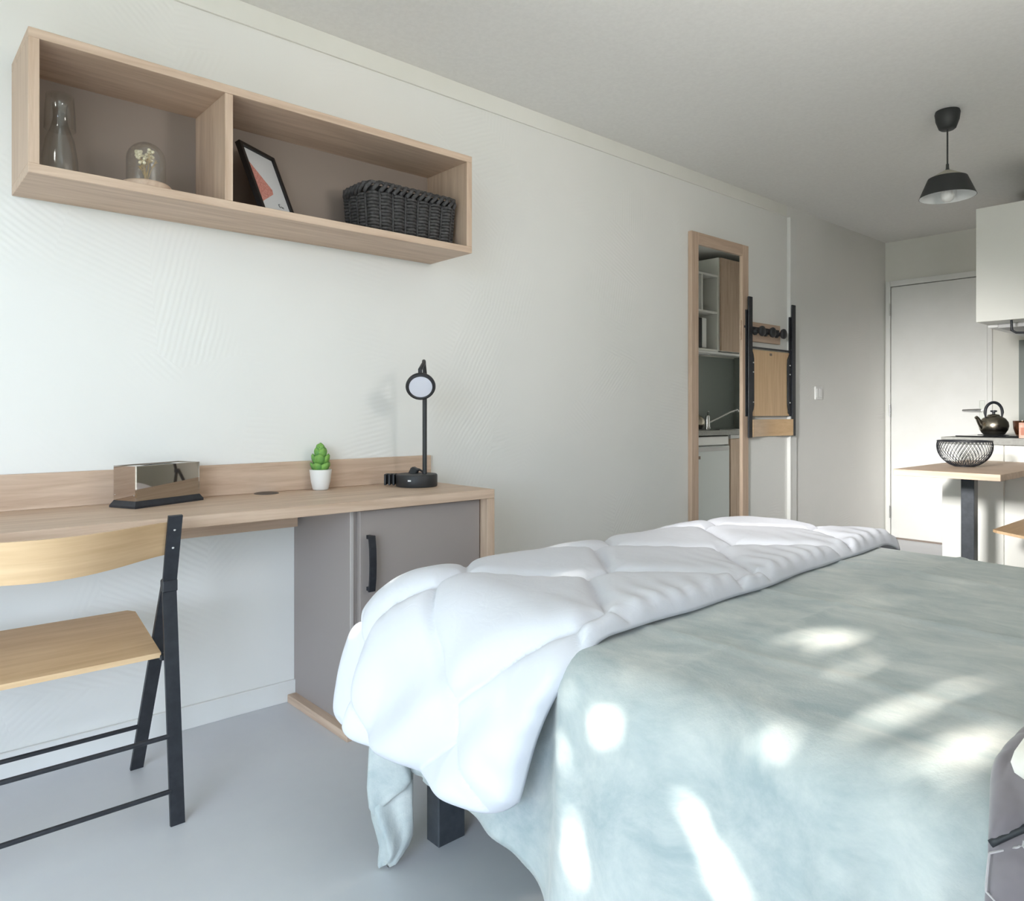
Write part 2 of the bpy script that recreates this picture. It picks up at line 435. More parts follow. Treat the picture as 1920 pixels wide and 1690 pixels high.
# its corner hangs to the floor at the foot: a twisted tail with a folded flap
RV = Vector((0.663, 0.748, 0)); NV = Vector((0.748, -0.663, 0))
TP = Vector((1.087, 0.892, 0))
bm = bmesh.new()
rows = [(.40, -.040, .040, .014), (.36, -.042, .044, .016), (.298, -.045, .047, .018), (.232, -.046, .048, .02), (.16, -.05, .048, .022), (.124, -.047, .048, .022),
        (.10, -.040, .048, .021), (.076, -.034, .046, .02), (.055, -.030, .038, .018), (.038, -.032, .024, .014), (.022, -.034, .010, .010), (.010, -.034, -.006, .006)]
rings = []
nk = 28
for ri, (z, a, b, t) in enumerate(rows):
    ring = []
    for k in range(nk):
        th = 2 * PI * k / nk
        s = (a + b) / 2 + (b - a) / 2 * math.cos(th)
        rip = 1 + 0.45 * math.sin(3 * math.cos(th) * 2.2 + z * 30) * (0.6 if z < .25 else .2)
        dn = t * math.sin(th) * rip + 0.010 * math.sin(s * 70 + z * 26)
        ring.append(bm.verts.new(TP + RV * s + NV * dn + Vector((0, 0, max(z + .006 * math.sin(th * 2), .004)))))
    rings.append(ring)
for A, B in zip(rings[:-1], rings[1:]):
    for k in range(nk): bm.faces.new((A[k], A[(k + 1) % nk], B[(k + 1) % nk], B[k]))
bm.faces.new(rings[0]); bm.faces.new(rings[-1][::-1])
flap = [(-.047, .33), (-.048, .285), (-.052, .20), (-.048, .155), (-.036, .132), (-.020, .150), (.006, .178), (.034, .200), (.047, .216), (.043, .235), (.030, .27), (.020, .33)]
def flap_ring(off, sh):
    return [bm.verts.new(TP + RV * (s * sh) + NV * (off + .008 * math.sin(s * 60)) + Vector((0, 0, .24 + (z - .24) * sh))) for s, z in flap]
R = [flap_ring(.012, 1.0), flap_ring(.026, 1.0), flap_ring(.032, .90), flap_ring(.034, .6)]
for A, B in zip(R[:-1], R[1:]):
    for k in range(len(flap)): bm.faces.new((A[k], A[(k + 1) % len(flap)], B[(k + 1) % len(flap)], B[k]))
bm.faces.new(R[-1]); bm.faces.new(R[0][::-1])
bmesh.ops.subdivide_edges(bm, edges=bm.edges[:], cuts=1, use_grid_fill=True, smooth=0.6)
tail = link('hanging_corner', bm, M['fleece'], bl, smooth=180)

# duvet
def cotton():
    m = new_mat('white_cotton', srgb(222, 223, 231), 0.75, spec=0.25)
    b = m.node_tree.nodes['Principled BSDF']
    tc = nd(m, 'ShaderNodeTexCoord')
    n2 = nd(m, 'ShaderNodeTexNoise'); n2.inputs['Scale'].default_value = 22; n2.inputs['Detail'].default_value = 4; n2.inputs['Distortion'].default_value = 1.2
    lk(m, tc.outputs['Object'], n2.inputs['Vector'])
    bp = nd(m, 'ShaderNodeBump'); bp.inputs['Strength'].default_value = 0.25; bp.inputs['Distance'].default_value = 0.004
    lk(m, n2.outputs['Fac'], bp.inputs['Height']); lk(m, bp.outputs[0], b.inputs['Normal'])
    return m
M['cotton'] = cotton()
HW, HS, HH = 0.215, 0.075, 0.185
def seam_dist(x, y):
    best = -1.0; key = None
    for cx, cy in ((1.589, 1.266), (1.374, 1.266 + HS + HH)):
        i = round((x - cx) / (2 * HW)); j = round((y - cy) / (2 * (HS + HH)))
        for ii in (i - 1, i, i + 1):
            for jj in (j - 1, j, j + 1):
                dx = abs(x - cx - 2 * HW * ii); dy = abs(y - cy - 2 * (HS + HH) * jj)
                d = min(HW - dx, (HW * (HS / 2 + HH - dy) - HH * dx) / math.hypot(HW, HH))
                if d > best: best = d; key = (ii * 3.7 + cx, jj * 2.3 + cy)
    return max(0.0, best), key
DVX0, DVX1, DVY1 = 0.62, 1.605, 2.44
DVZ = 0.632
def duvet_pt(u, v, top):
    edge_wob = 0.012 * nz(v * 9, 2.2) + 0.02 * math.sin(v * 5)
    x1 = DVX1 + edge_wob - 0.065 * max(0.0, (.13 - v) / .13) ** .8
    x = DVX0 + (x1 - DVX0) * u
    hem = 0.415 + 0.015 * nz(x * 7, 5.5) - 0.05 * max(0, (u - .88) / .12) ** 2
    y0 = 1.02 - hem
    y = y0 + (DVY1 - y0) * v
    p, n = drape(x, y, 1.13, 1.02, (0.27, 0.13), 0.20, e_lim=(0.50, hem))
    if y > 2.32:
        k = y - 2.32; p.z -= k * k * 2.0
    drop = max(0.0, -p.z)
    dist = min(u * (x1 - DVX0), (1 - u) * (x1 - DVX0), v * (DVY1 - y0), (1 - v) * (DVY1 - y0))
    e = min(1.0, dist / 0.035)
    rim = math.sqrt(max(0.0, 1 - (1 - e) ** 2))
    sd, key = seam_dist(x, y)
    puff = 0.024 * (1 - math.exp(-sd / 0.014))
    # gathers running away from the seams and the hem
    g = math.exp(-sd / 0.05)
    ruck = 0.0030 * math.sin(110 * (x * 0.8 + y * 0.45) + 5 * nz(x * 6, y * 6)) * g * (0.3 + 0.7 * abs(nz(x * 4, y * 4, 3)))
    ruck += 0.0045 * math.sin(95 * (y + 0.35 * x) + 4 * nz(x * 5, y * 5)) * math.exp(-(1 - u) * (x1 - DVX0) / 0.07)
    big = 0.010 * nz(x * 2.3, y * 2.3, 6) + 0.006 * nz(x * 6, y * 6, 2)
    hang = min(1, drop / .2) * (0.012 * math.sin((x - y) * 26 + 2 * nz(x * 3, y * 3)) + 0.010 * nz(x * 5, y * 5, 9))
    if top:
        off = 0.004 + rim * (0.012 + puff + ruck + big * 0.8) + hang
    else:
        off = -0.004 + hang
    p = p + n * off
    p.z += DVZ
    return p
duv = link('duvet', sheet(190, 300, lambda u, v: duvet_pt(u, v, True), lambda u, v: duvet_pt(u, v, False)), M['cotton'], origin=(1.3, 1.6, DVZ), smooth=180)
tag(duv, 'white quilted duvet folded across the foot of the bed, spilling over its near corner', 'duvet')

# ------------------------------------------------------------------ wall shelf and what stands on it
SY0, SY1, SZ0, SZ1, SD = 0.318, 1.763, 1.647, 2.020, 0.278
t = 0.025
sh = thing('wall_shelf', (0, 1.04, SZ0), 'long oak box shelf with two open bays, fixed high on the left wall', 'shelf')
link('bottom_board', BX(0.002, SD, SY0, SY1, SZ0, SZ0 + t, 0.0012), M['oak_y'], sh)
link('top_board', BX(0.002, SD, SY0, SY1, SZ1 - t, SZ1, 0.0012), M['oak_y'], sh)
for ya in (SY0, SY1 - t):
    link('side_board', BX(0.002, SD, ya, ya + t, SZ0 + t, SZ1 - t, 0.0012), M['oak_z'], sh)
link('divider', BX(0.014, SD - .002, 0.818, 0.842, SZ0 + t, SZ1 - t, 0.0012), M['oak_z'], sh)
link('back_panel', BX(0.002, 0.014, SY0 + t, SY1 - t, SZ0 + t, SZ1 - t), M['taupe_dark'], sh)
ST = SZ0 + t + 0.0005
# carafe with an upturned tumbler on its neck
prof = [(0, .004), (.040, .004), (.044, .010), (.046, .03), (.044, .07), (.036, .12), (.022, .16), (.017, .185), (.018, .215), (.020, .222),
        (.0185, .222), (.0165, .215), (.0155, .185), (.0205, .16), (.0345, .12), (.0425, .07), (.0445, .03), (.0425, .011), (.038, .007), (0, .007)]
prof[0] = (0, 0); prof[1] = (.040, 0)
CP = (0.125, 0.415, ST)
car = link('carafe', lathe(bmesh.new(), prof, CP, 36), M['glass'], origin=CP, smooth=60)
tag(car, 'clear glass carafe with a flared body, at the left end of the wall shelf', 'carafe')
CT = (CP[0], CP[1], ST + .150)
prof = [(.0385, 0), (.0395, .001), (.0375, .05), (.034, .093), (.032, .097), (0, .097), (0, .092), (.0305, .092), (.0325, .088), (.036, .05), (.0375, .001), (.0385, 0)]
tum = link('tumbler', lathe(bmesh.new(), prof, CT, 36, closed=False), M['glass'], origin=CT, smooth=60)
tag(tum, 'clear tumbler turned upside down over the neck of the carafe', 'glass')
# cloche with dried flowers
KP = Vector((0.185, 0.622, ST))
cl = thing('glass_cloche', KP, 'glass dome on a round wooden base, in the left bay of the shelf', 'cloche')
link('cloche_base', lathe(bmesh.new(), [(0, 0), (.064, 0), (.068, .003), (.068, .020), (.064, .024), (.055, .024), (.055, .027), (0, .027)], KP, 40), M['oak_x'], cl, smooth=30)
R0 = .053
po_ = [(R0, .028), (R0, .095)] + [(R0 * math.cos(a), .095 + R0 * math.sin(a)) for a in [PI / 2 * k / 9 for k in range(1, 9)]] + [(0, .095 + R0)]
pi_ = [(0, .095 + R0 - .0015)] + [((R0 - .0015) * math.cos(a), .095 + (R0 - .0015) * math.sin(a)) for a in [PI / 2 * k / 9 for k in range(8, 0, -1)]] + [(R0 - .0015, .095), (R0 - .0015, .028)]
link('glass_dome', lathe(bmesh.new(), po_ + pi_, KP, 40, closed=True), M['glass'], cl, smooth=60)
df = thing('dried_flowers', KP + Vector((0, 0, .0275)), 'small bunch of cream dried flowers under the glass dome', 'flowers')
straw = vary(new_mat('straw', srgb(196, 164, 112), 0.8), 30, srgb(180, 148, 100), srgb(214, 184, 132))
petal = new_mat('dried_petal', srgb(236, 222, 190), 0.8)
random.seed(3)
for k in range(11):
    a = random.uniform(0, 2 * PI); rr = random.uniform(.012, .038); h = random.uniform(.05, .100)
    base = KP + Vector((random.uniform(-.004, .004), random.uniform(-.004, .004), .028))
    tip = KP + Vector((rr * math.cos(a), rr * math.sin(a), .028 + h))
    mid = (base + tip) / 2 + Vector((-.004 * math.sin(a), .004 * math.cos(a), .008))
    st = link('stem', tube(bmesh.new(), [base, mid, tip], [.0009, .0008, .0006], 5), straw, df)
    bm = bmesh.new()
    if k % 3:
        for q in range(7):
            c = tip + Vector((random.uniform(-.006, .006), random.uniform(-.006, .006), random.uniform(-.012, .004)))
            s = random.uniform(.0035, .0065)
            bmesh.ops.create_icosphere(bm, subdivisions=1, radius=s, matrix=Matrix.Translation(c))
        link('blossom', bm, petal, st, smooth=180)
    else:
        for q in range(14):
            f = q / 13; c = mid.lerp(tip, .3 + .7 * f)
            dr = Vector((random.uniform(-1, 1), random.uniform(-1, 1), random.uniform(.2, 1))).normalized() * .010
            tube(bm, [c, c + dr], [.0012, .0004], 4)
        link('sprig', bm, straw, st)
# leaning picture
pf = thing('picture_frame', (0.17, 1.0, ST), 'black framed print leaning against the shelf divider', 'picture')
P0 = Vector((0.218, 0.962, ST)); e1 = Vector((-.507, .862, 0)); nh = Vector((.862, .507, 0)); ph_ = 0.385
e2 = (Vector((0, 0, 1)) * math.cos(ph_) - nh * math.sin(ph_)).normalized(); en = e1.cross(e2)
if en.dot(nh) < 0: en = -en
FW, FH, FB = 0.185, 0.262, 0.013
mt = Matrix(((e1.x, e2.x, en.x, P0.x), (e1.y, e2.y, en.y, P0.y), (e1.z, e2.z, en.z, P0.z), (0, 0, 0, 1)))
bm = bmesh.new()
for a in ((0, FB, 0, FH), (FW - FB, FW, 0, FH), (FB, FW - FB, 0, FB), (FB, FW - FB, FH - FB, FH)):
    box(bm, a[0], a[1], a[2], a[3], -.014, .004, mtx=mt)
link('frame', bm, new_mat('frame_black', srgb(24, 23, 24), 0.4), pf)
pr = link('print', BX(FB, FW - FB, FB, FH - FB, -.010, -.004, mtx=mt), new_mat('print_paper', srgb(218, 220, 222), 0.3), pf)
bm = bmesh.new()
pk = new_mat('print_pink', srgb(206, 140, 128), 0.4)
vary(pk, 160, srgb(190, 118, 108), srgb(222, 160, 148))
prism(bm, [(FB + .004, .205), (FB + .004, .062), (FB + .012, .050), (.104, .098), (.108, .116)], 'z', -.0039, -.0034, mtx=mt)
link('pink_shape', bm, pk, pr)
bm = bmesh.new()
ink = new_mat('print_ink', srgb(30, 30, 34), 0.5)
L = lambda x, y: mt @ Vector((x, y, -.0033))
tube(bm, [L(.122, .066), L(.114, .064), L(.116, .056), L(.123, .054)], .0012, 5)
tube(bm, [L(.128, .060), L(.132, .054), L(.136, .059), L(.140, .053)], .0011, 5)
link('ink_mark', bm, ink, pr)
link('easel_back', BX(.05, .13, .0, .17, -.030, -.014, mtx=mt), new_mat('easel_brown', srgb(96, 62, 42), 0.7), pf)

# woven basket
BK = (0.048, 0.250, 1.328, 1.716, ST, 1.848)
rope = vary(new_mat('black_rope', srgb(58, 58, 60), 0.75), 90, srgb(44, 43, 44), srgb(84, 82, 82), bump=0.3, bump_dist=0.001)
bk = thing('woven_basket', (0.15, 1.52, ST), 'black woven rope basket at the right end of the wall shelf', 'basket')
def basket_path(z, n):
    f = (z - BK[4]) / (BK[5] - BK[4]); gx = 0.010 * (1 - f); x0, x1, y0, y1 = BK[0] + gx, BK[1] - gx, BK[2] + gx, BK[3] - gx
    r = .045; segs = [((x0 + r, y0 + r), PI, 1.5 * PI), ((x1 - r, y0 + r), 1.5 * PI, 2 * PI), ((x1 - r, y1 - r), 0, .5 * PI), ((x0 + r, y1 - r), .5 * PI, PI)]
    pts = []
    for c, a0, a1 in segs:
        for k in range(9):
            a = a0 + (a1 - a0) * k / 8
            pts.append(Vector((c[0] + r * math.cos(a), c[1] + r * math.sin(a), z)))
    ln = [0]
    for i in range(len(pts)): ln.append(ln[-1] + (pts[(i + 1) % len(pts)] - pts[i]).length)
    out = []; j = 0
    for k in range(n):
        s = ln[-1] * k / n
        while ln[j + 1] < s: j += 1
        a, b = pts[j % len(pts)], pts[(j + 1) % len(pts)]
        q = (s - ln[j]) / max(ln[j + 1] - ln[j], 1e-9)
        p = a.lerp(b, q); tg = (b - a).normalized()
        out.append((p, Vector((tg.y, -tg.x, 0))))
    return out
bm = bmesh.new(); NP = 240; rowsn = 12; NS = 40
for r_ in range(rowsn):
    z = BK[4] + .006 + (BK[5] - BK[4] - .045) * r_ / (rowsn - 1)
    pts = [p + nrm * (.0062 * math.cos(PI * (k * NS / NP) )) + Vector((0, 0, .0012 * nz(k * .3, r_))) for k, (p, nrm) in enumerate(basket_path(z, NP))]
    tube(bm, pts, .0062, 6, closed=True)
wv_ = link('weave', bm, rope, bk, smooth=180); wv_['kind'] = 'stuff'
bm = bmesh.new()
for k in range(NS):
    P = [basket_path(BK[4] + (BK[5] - BK[4] - .03) * q / 5, NS)[k] for q in range(6)]
    tube(bm, [p for p, n_ in P], .0045, 5)
st_ = link('stakes', bm, rope, bk, smooth=180); st_['kind'] = 'stuff'
bm = bmesh.new()
for k in range(NS):
    (pa, na), (pb, nb) = basket_path(BK[5] - .034, NS)[k], basket_path(BK[5] - .003, NS)[(k + 1) % NS]
    tube(bm, [pa + na * .004, (pa + pb) / 2 + na * .009, pb + nb * .004, pb - nb * .003], .0078, 7)
tube(bm, [p + Vector((0, 0, .002 * math.sin(k * 1.9))) for k, (p, n_) in enumerate(basket_path(BK[5] - .003, 104))], .006, 6, closed=True)
link('rim', bm, rope, bk, smooth=180)
bm = bmesh.new(); A = [bm.verts.new(p - n_ * .006) for p, n_ in basket_path(BK[4] + .002, 48)]; B = [bm.verts.new(p - n_ * .006) for p, n_ in basket_path(BK[5] - .012, 48)]
for k in range(48): bm.faces.new((A[k], A[(k + 1) % 48], B[(k + 1) % 48], B[k]))
bm.faces.new(A)
link('lining', bm, new_mat('basket_inside', srgb(24, 24, 25), 0.9), bk, smooth=180)

# ------------------------------------------------------------------ desk and cabinet
DT = 0.754; DF = 0.462; DY1 = 1.722; DY0 = -0.35
dk = thing('desk', (0.23, 0.7, 0), 'long oak desk along the left wall with a low upstand at the back', 'desk')
link('desktop', BX(0.002, DF, DY0, DY1, DT - .032, DT, 0.0015), M['oak_y'], dk)
link('upstand', BX(0.002, 0.022, DY0, DY1 + .03, DT + .0002, 0.857, 0.0015), M['oak_y'], dk)
link('end_panel', BX(0.002, DF, DY1 - .034, DY1, 0, DT - .0322, 0.0015), M['oak_z'], dk)
link('rear_rail', BX(0.075, 0.097, DY0, 1.135, 0.636, DT - .0322, 0.0015), M['oak_y'], dk)
link('left_end_panel', BX(0.002, DF, DY0, DY0 + .034, 0, DT - .0322, 0.0015), M['oak_z'], dk)
GP = Vector((0.055, 1.04, DT))
bm = lathe(bmesh.new(), [(0, .004), (.032, .004), (.034, .003), (.038, .003), (.041, .0012), (.041, -.01), (0, -.01)], GP, 36)
gr = link('cable_grommet', bm, new_mat('grommet_brown', srgb(84, 74, 68), 0.5), dk, smooth=40)
cb = thing('desk_cabinet', (0.2, 1.42, 0), 'taupe one-door cabinet under the right end of the desk', 'cabinet')
CY0, CY1, CF = 1.165, DY1 - .036, 0.405
link('plinth', BX(0.014, 0.442, 1.134, CY1, 0.0, 0.028, 0.0015), M['oak_x'], cb)
link('side_panel', BX(0.002, CF, CY0, CY0 + .02, 0.028, DT - .034, 0.001), M['taupe'], cb)
link('edge_strip', BX(CF, CF + .004, CY0, CY0 + .012, 0.028, DT - .034, 0.0008), new_mat('taupe_edge', srgb(182, 176, 173), 0.5), cb)
link('cabinet_box', BX(0.004, CF - .002, CY0 + .021, CY1, 0.028, DT - .034), M['taupe'], cb)
dr = link('door', BX(CF, CF + .019, CY0 + .026, CY1 - .004, 0.033, DT - .038, 0.0012), M['taupe'], cb)
bm = bmesh.new(); hx = CF + .019
for z in (0.466, 0.632): box(bm, hx, hx + .026, 1.214, 1.226, z - .006, z + .006)
hp = [(hx + .022, .460), (hx + .028, .50), (hx + .030, .549), (hx + .028, .598), (hx + .022, .638), (hx + .029, .638), (hx + .035, .598), (hx + .037, .549), (hx + .035, .50), (hx + .029, .460)]
prism(bm, hp, 'y', 1.207, 1.230)
link('door_handle', bm, M['black'], dr)

# things on the desk
D0 = DT + 0.0005
mb = thing('tissue_box', (0.135, 0.67, D0), 'mirror-faced tissue box on a black base, on the desk', 'tissue box')
A0 = Vector((.112, .553, 0)); ux = Vector((.91, .41, 0)).normalized(); uy = Vector((-.41, .91, 0)).normalized()
mt = Matrix(((ux.x, uy.x, 0, A0.x), (ux.y, uy.y, 0, A0.y), (0, 0, 1, D0), (0, 0, 0, 1)))
LX, LY, LH = 0.092, 0.232, 0.122
bm = bmesh.new()
b0 = [(-.008, -.008), (LX + .008, -.008), (LX + .008, LY + .008), (-.008, LY + .008)]; b1 = [(0, 0), (LX, 0), (LX, LY), (0, LY)]
ra = [bm.verts.new(mt @ Vector((x, y, 0))) for x, y in b0]; rb = [bm.verts.new(mt @ Vector((x, y, .006))) for x, y in b0]; rc = [bm.verts.new(mt @ Vector((x, y, .020))) for x, y in b1]
for A, B in ((ra, rb), (rb, rc)):
    for k in range(4): bm.faces.new((A[k], A[(k + 1) % 4], B[(k + 1) % 4], B[k]))
bm.faces.new(ra[::-1]); bm.faces.new(rc)
link('base', bm, M['black'], mb)
th_ = .003
for nm, a in (('mirror_panel', (0, LX, 0, th_)), ('mirror_panel', (LX - th_, LX, th_, LY - th_)), ('mirror_panel', (0, LX, LY - th_, LY)), ('mirror_panel', (0, th_, th_, LY - th_))):
    link(nm, BX(a[0], a[1], a[2], a[3], .020, LH, 0.0006, mtx=mt), M['bronze_mirror'], mb)
bm = bmesh.new(); sx, sy = .028, .06
for a in ((th_, LX / 2 - sx / 2, th_, LY - th_), (LX / 2 + sx / 2, LX - th_, th_, LY - th_), (LX / 2 - sx / 2, LX / 2 + sx / 2, th_, sy), (LX / 2 - sx / 2, LX / 2 + sx / 2, LY - sy, LY - th_)):
    box(bm, a[0], a[1], a[2], a[3], LH - .008, LH - .002, mtx=mt)
link('lid', bm, M['bronze_mirror'], mb)
for qx in (.006, LX - .006):
    link('screw', lathe(bmesh.new(), [(0, .0015), (.0015, .001), (.0018, 0), (0, 0)], (0, 0, 0), 10, mtx=None) if False else BX(qx - .001, qx + .001, -.001, 0, .036, .038, mtx=mt), M['screw'], mb)

SP = Vector((0.066, 1.236, D0))
sc = thing('succulent', SP, 'small green artificial succulent in a white pot on the desk', 'plant')
link('pot', lathe(bmesh.new(), [(0, 0), (.024, 0), (.028, .003), (.034, .03), (.0385, .066), (.039, .073), (.0365, .0735), (.035, .066), (0, .062)], SP, 36), M['white_plastic'], sc, smooth=50)
leafm = vary(new_mat('succulent_green', srgb(106, 160, 78), 0.6), 25, srgb(84, 142, 74), srgb(136, 184, 86))
link('core_stem', tube(bmesh.new(), [SP + Vector((0, 0, .06)), SP + Vector((0, 0, .15))], [.012, .006], 8), leafm, sc)
def leaf_mesh(L_, W_, Tk):
    bm = bmesh.new(); rings = []
    prof = [(0, .35), (.2, .75), (.45, 1), (.68, .9), (.85, .6), (1, .08)]
    for f, wd in prof:
        up = .35 * f * f * L_
        ring = []
        for k in range(8):
            a = 2 * PI * k / 8
            ring.append(bm.verts.new(Vector((f * L_, wd * W_ / 2 * math.cos(a), up + Tk / 2 * (.4 + .6 * wd) * math.sin(a) * (1 if math.sin(a) > 0 else 1.4) - abs(math.cos(a)) * 0 + .25 * W_ * (math.cos(a) * wd) ** 2))))
        rings.append(ring)
    for A, B in zip(rings[:-1], rings[1:]):
        for k in range(8): bm.faces.new((A[k], A[(k + 1) % 8], B[(k + 1) % 8], B[k]))
    bm.faces.new(rings[0]); bm.faces.new(rings[-1][::-1])
    return bm
lm = link('leaf', leaf_mesh(.047, .044, .018), leafm, None, smooth=180); lm.parent = sc
first = True; k = 0
for tier, (z, n_, tilt, s) in enumerate(((.066, 5, .40, .92), (.088, 4, .62, .98), (.110, 4, .80, .88), (.128, 3, 1.0, .74), (.140, 3, 1.25, .58))):
    for q in range(n_):
        o = lm if first else lm.copy()
        if not first: COL.objects.link(o); o.parent = sc
        first = False
        a = 2 * PI * (q / n_) + tier * 0.65 + .3
        o.location = (0.002 * math.cos(a), 0.002 * math.sin(a), z)
        o.rotation_euler = (0, -tilt, a); o.scale = (s, s, s)

LP = Vector((0.182, 1.572, D0))
dl = thing('desk_lamp', LP, 'black desk lamp with a round white light head, right end of the desk', 'lamp')
link('lamp_base', lathe(bmesh.new(), [(0, 0), (.076, 0), (.078, .003), (.078, .042), (.075, .046), (0, .046)], LP, 48), M['black_plastic'], dl, smooth=40)
PB = LP + Vector((.018, .024, .046))
link('pole', tube(bmesh.new(), [PB, PB + Vector((0, 0, .36))], .0085, 14), M['black_plastic'], dl, smooth=60)
HC = Vector((.262, 1.535, 1.128))
hn = (Vector((0.72, -.47, -.50))).normalized()
hm = hn.to_track_quat('Z', 'Y').to_matrix()
neck = [PB + Vector((0, 0, .355)), PB + Vector((0, 0, .385)), PB + Vector((.002, -.004, .410)), PB + Vector((.012, -.012, .425)), PB + Vector((.024, -.020, .418)), HC + Vector((-.004, .0, .062)), HC + Vector((-.008, .004, .040)), HC + Vector((-.008, .004, .01))]
link('gooseneck', tube(bmesh.new(), neck, [.0085, .008, .0075, .0075, .0075, .0075, .0075, .007], 12), M['black_plastic'], dl, smooth=60)
ring = lathe(bmesh.new(), [(0, -.014), (.045, -.014), (.053, -.008), (.055, 0), (.053, .006), (.047, .008), (.043, .004), (0, .004)], HC, 48, mtx=hm)
hd = link('light_head', ring, M['black_plastic'], dl, smooth=40)
link('diffuser', lathe(bmesh.new(), [(0, .0065), (.030, .006), (.0425, .0045), (.0425, .001), (0, .001)], HC, 40, mtx=hm), new_mat('diffuser_white', srgb(226, 228, 240), 0.35), hd, smooth=40)
pd = (Vector((2.5, 0, 0)) - LP); pd.z = 0; pd.normalize()
ps = Vector((-pd.y, pd.x, 0))
q0 = LP + pd * .0772 - ps * .028 + Vector((0, 0, .026)); q0 = LP + (pd * math.cos(-.35) + ps * math.sin(-.35)) * .0775 + Vector((0, 0, .026))
dd = (q0 - LP); dd.z = 0; dd.normalize(); ds = Vector((-dd.y, dd.x, 0))
mt = Matrix(((ds.x, dd.x, 0, q0.x), (ds.y, dd.y, 0, q0.y), (0, 0, 1, q0.z), (0, 0, 0, 1)))
link('usb_port', BX(-.006, .006, -.001, .0016, -.003, .003, mtx=mt), M['screw'], dl)
# phone clip left of the base, cable plug behind
ch = LP + Vector((-.066, -.058, 0))
bm = bmesh.new()
mt = Matrix(((.748, .663, 0, ch.x), (-.663, .748, 0, ch.y), (0, 0, 1, ch.z), (0, 0, 0, 1)))
for k in range(3): box(bm, -.012 , .030, -.034 + k * .016, -.026 + k * .016, .004, .046, 0.002, mtx=mt)
box(bm, -.012, .0, -.034, .05, .006, .046, 0.002, mtx=mt)
link('phone_rest', bm, M['black_plastic'], dl)
bm = bmesh.new(); tube(bm, [LP + Vector((-.05, .0, .046)), LP + Vector((-.058, .014, .062)), LP + Vector((-.03, .03, .06)), LP + Vector((0, .04, .046))], .004, 8)
box(bm, -.014, .012, -.012, .012, .046, .074, 0.003, mtx=Matrix.Translation(LP + Vector((-.05, .0, -.002))) @ Matrix.Rotation(.5, 4, 'Z') @ Matrix.Rotation(.4, 4, 'Y'))
link('folding_plug', bm, M['black_plastic'], dl, smooth=30)

# ------------------------------------------------------------------ folding chairs
def bar(bm, p, q, wy, tk):
    """flat steel bar from p to q, wy wide along y, tk thick"""
    p, q = Vector(p), Vector(q); d = (q - p).normalized(); yv = Vector((0, 1, 0)); nrm = d.cross(yv).normalized()
    vs = []
    for c in (p, q):
        for sy_, sn in ((-1, -1), (1, -1), (1, 1), (-1, 1)): vs.append(bm.verts.new(c + yv * sy_ * wy / 2 + nrm * sn * tk / 2))
    for f in ((0, 1, 2, 3), (7, 6, 5, 4), (0, 4, 5, 1), (1, 5, 6, 2), (2, 6, 7, 3), (3, 7, 4, 0)): bm.faces.new([vs[i] for i in f])
    return bm
def curved_back(bm, x_end, x_mid, y0, y1, zc, hh, hm_, tk, n=24, lean=0.25):
    rows = []
    for i in range(n + 1):
        f = i / n; s = math.sin(PI * f) ** 1.25
        x = x_end + (x_mid - x_end) * s; h = hh + (hm_ - hh) * s; y = y0 + (y1 - y0) * f
        r = [(x, zc - h / 2), (x + lean * h * .0 + lean * h, zc + h / 2)]
        rows.append([bm.verts.new((r[0][0] - tk / 2, y, r[0][1])), bm.verts.new((r[0][0] + tk / 2, y, r[0][1])), bm.verts.new((r[1][0] + tk / 2, y, r[1][1])), bm.verts.new((r[1][0] - tk / 2, y, r[1][1]))])
    for A, B in zip(rows[:-1], rows[1:]):
        for k in range(4): bm.faces.new((A[k], A[(k + 1) % 4], B[(k + 1) % 4], B[k]))
    bm.faces.new(rows[0][::-1]); bm.faces.new(rows[-1])
    return bm
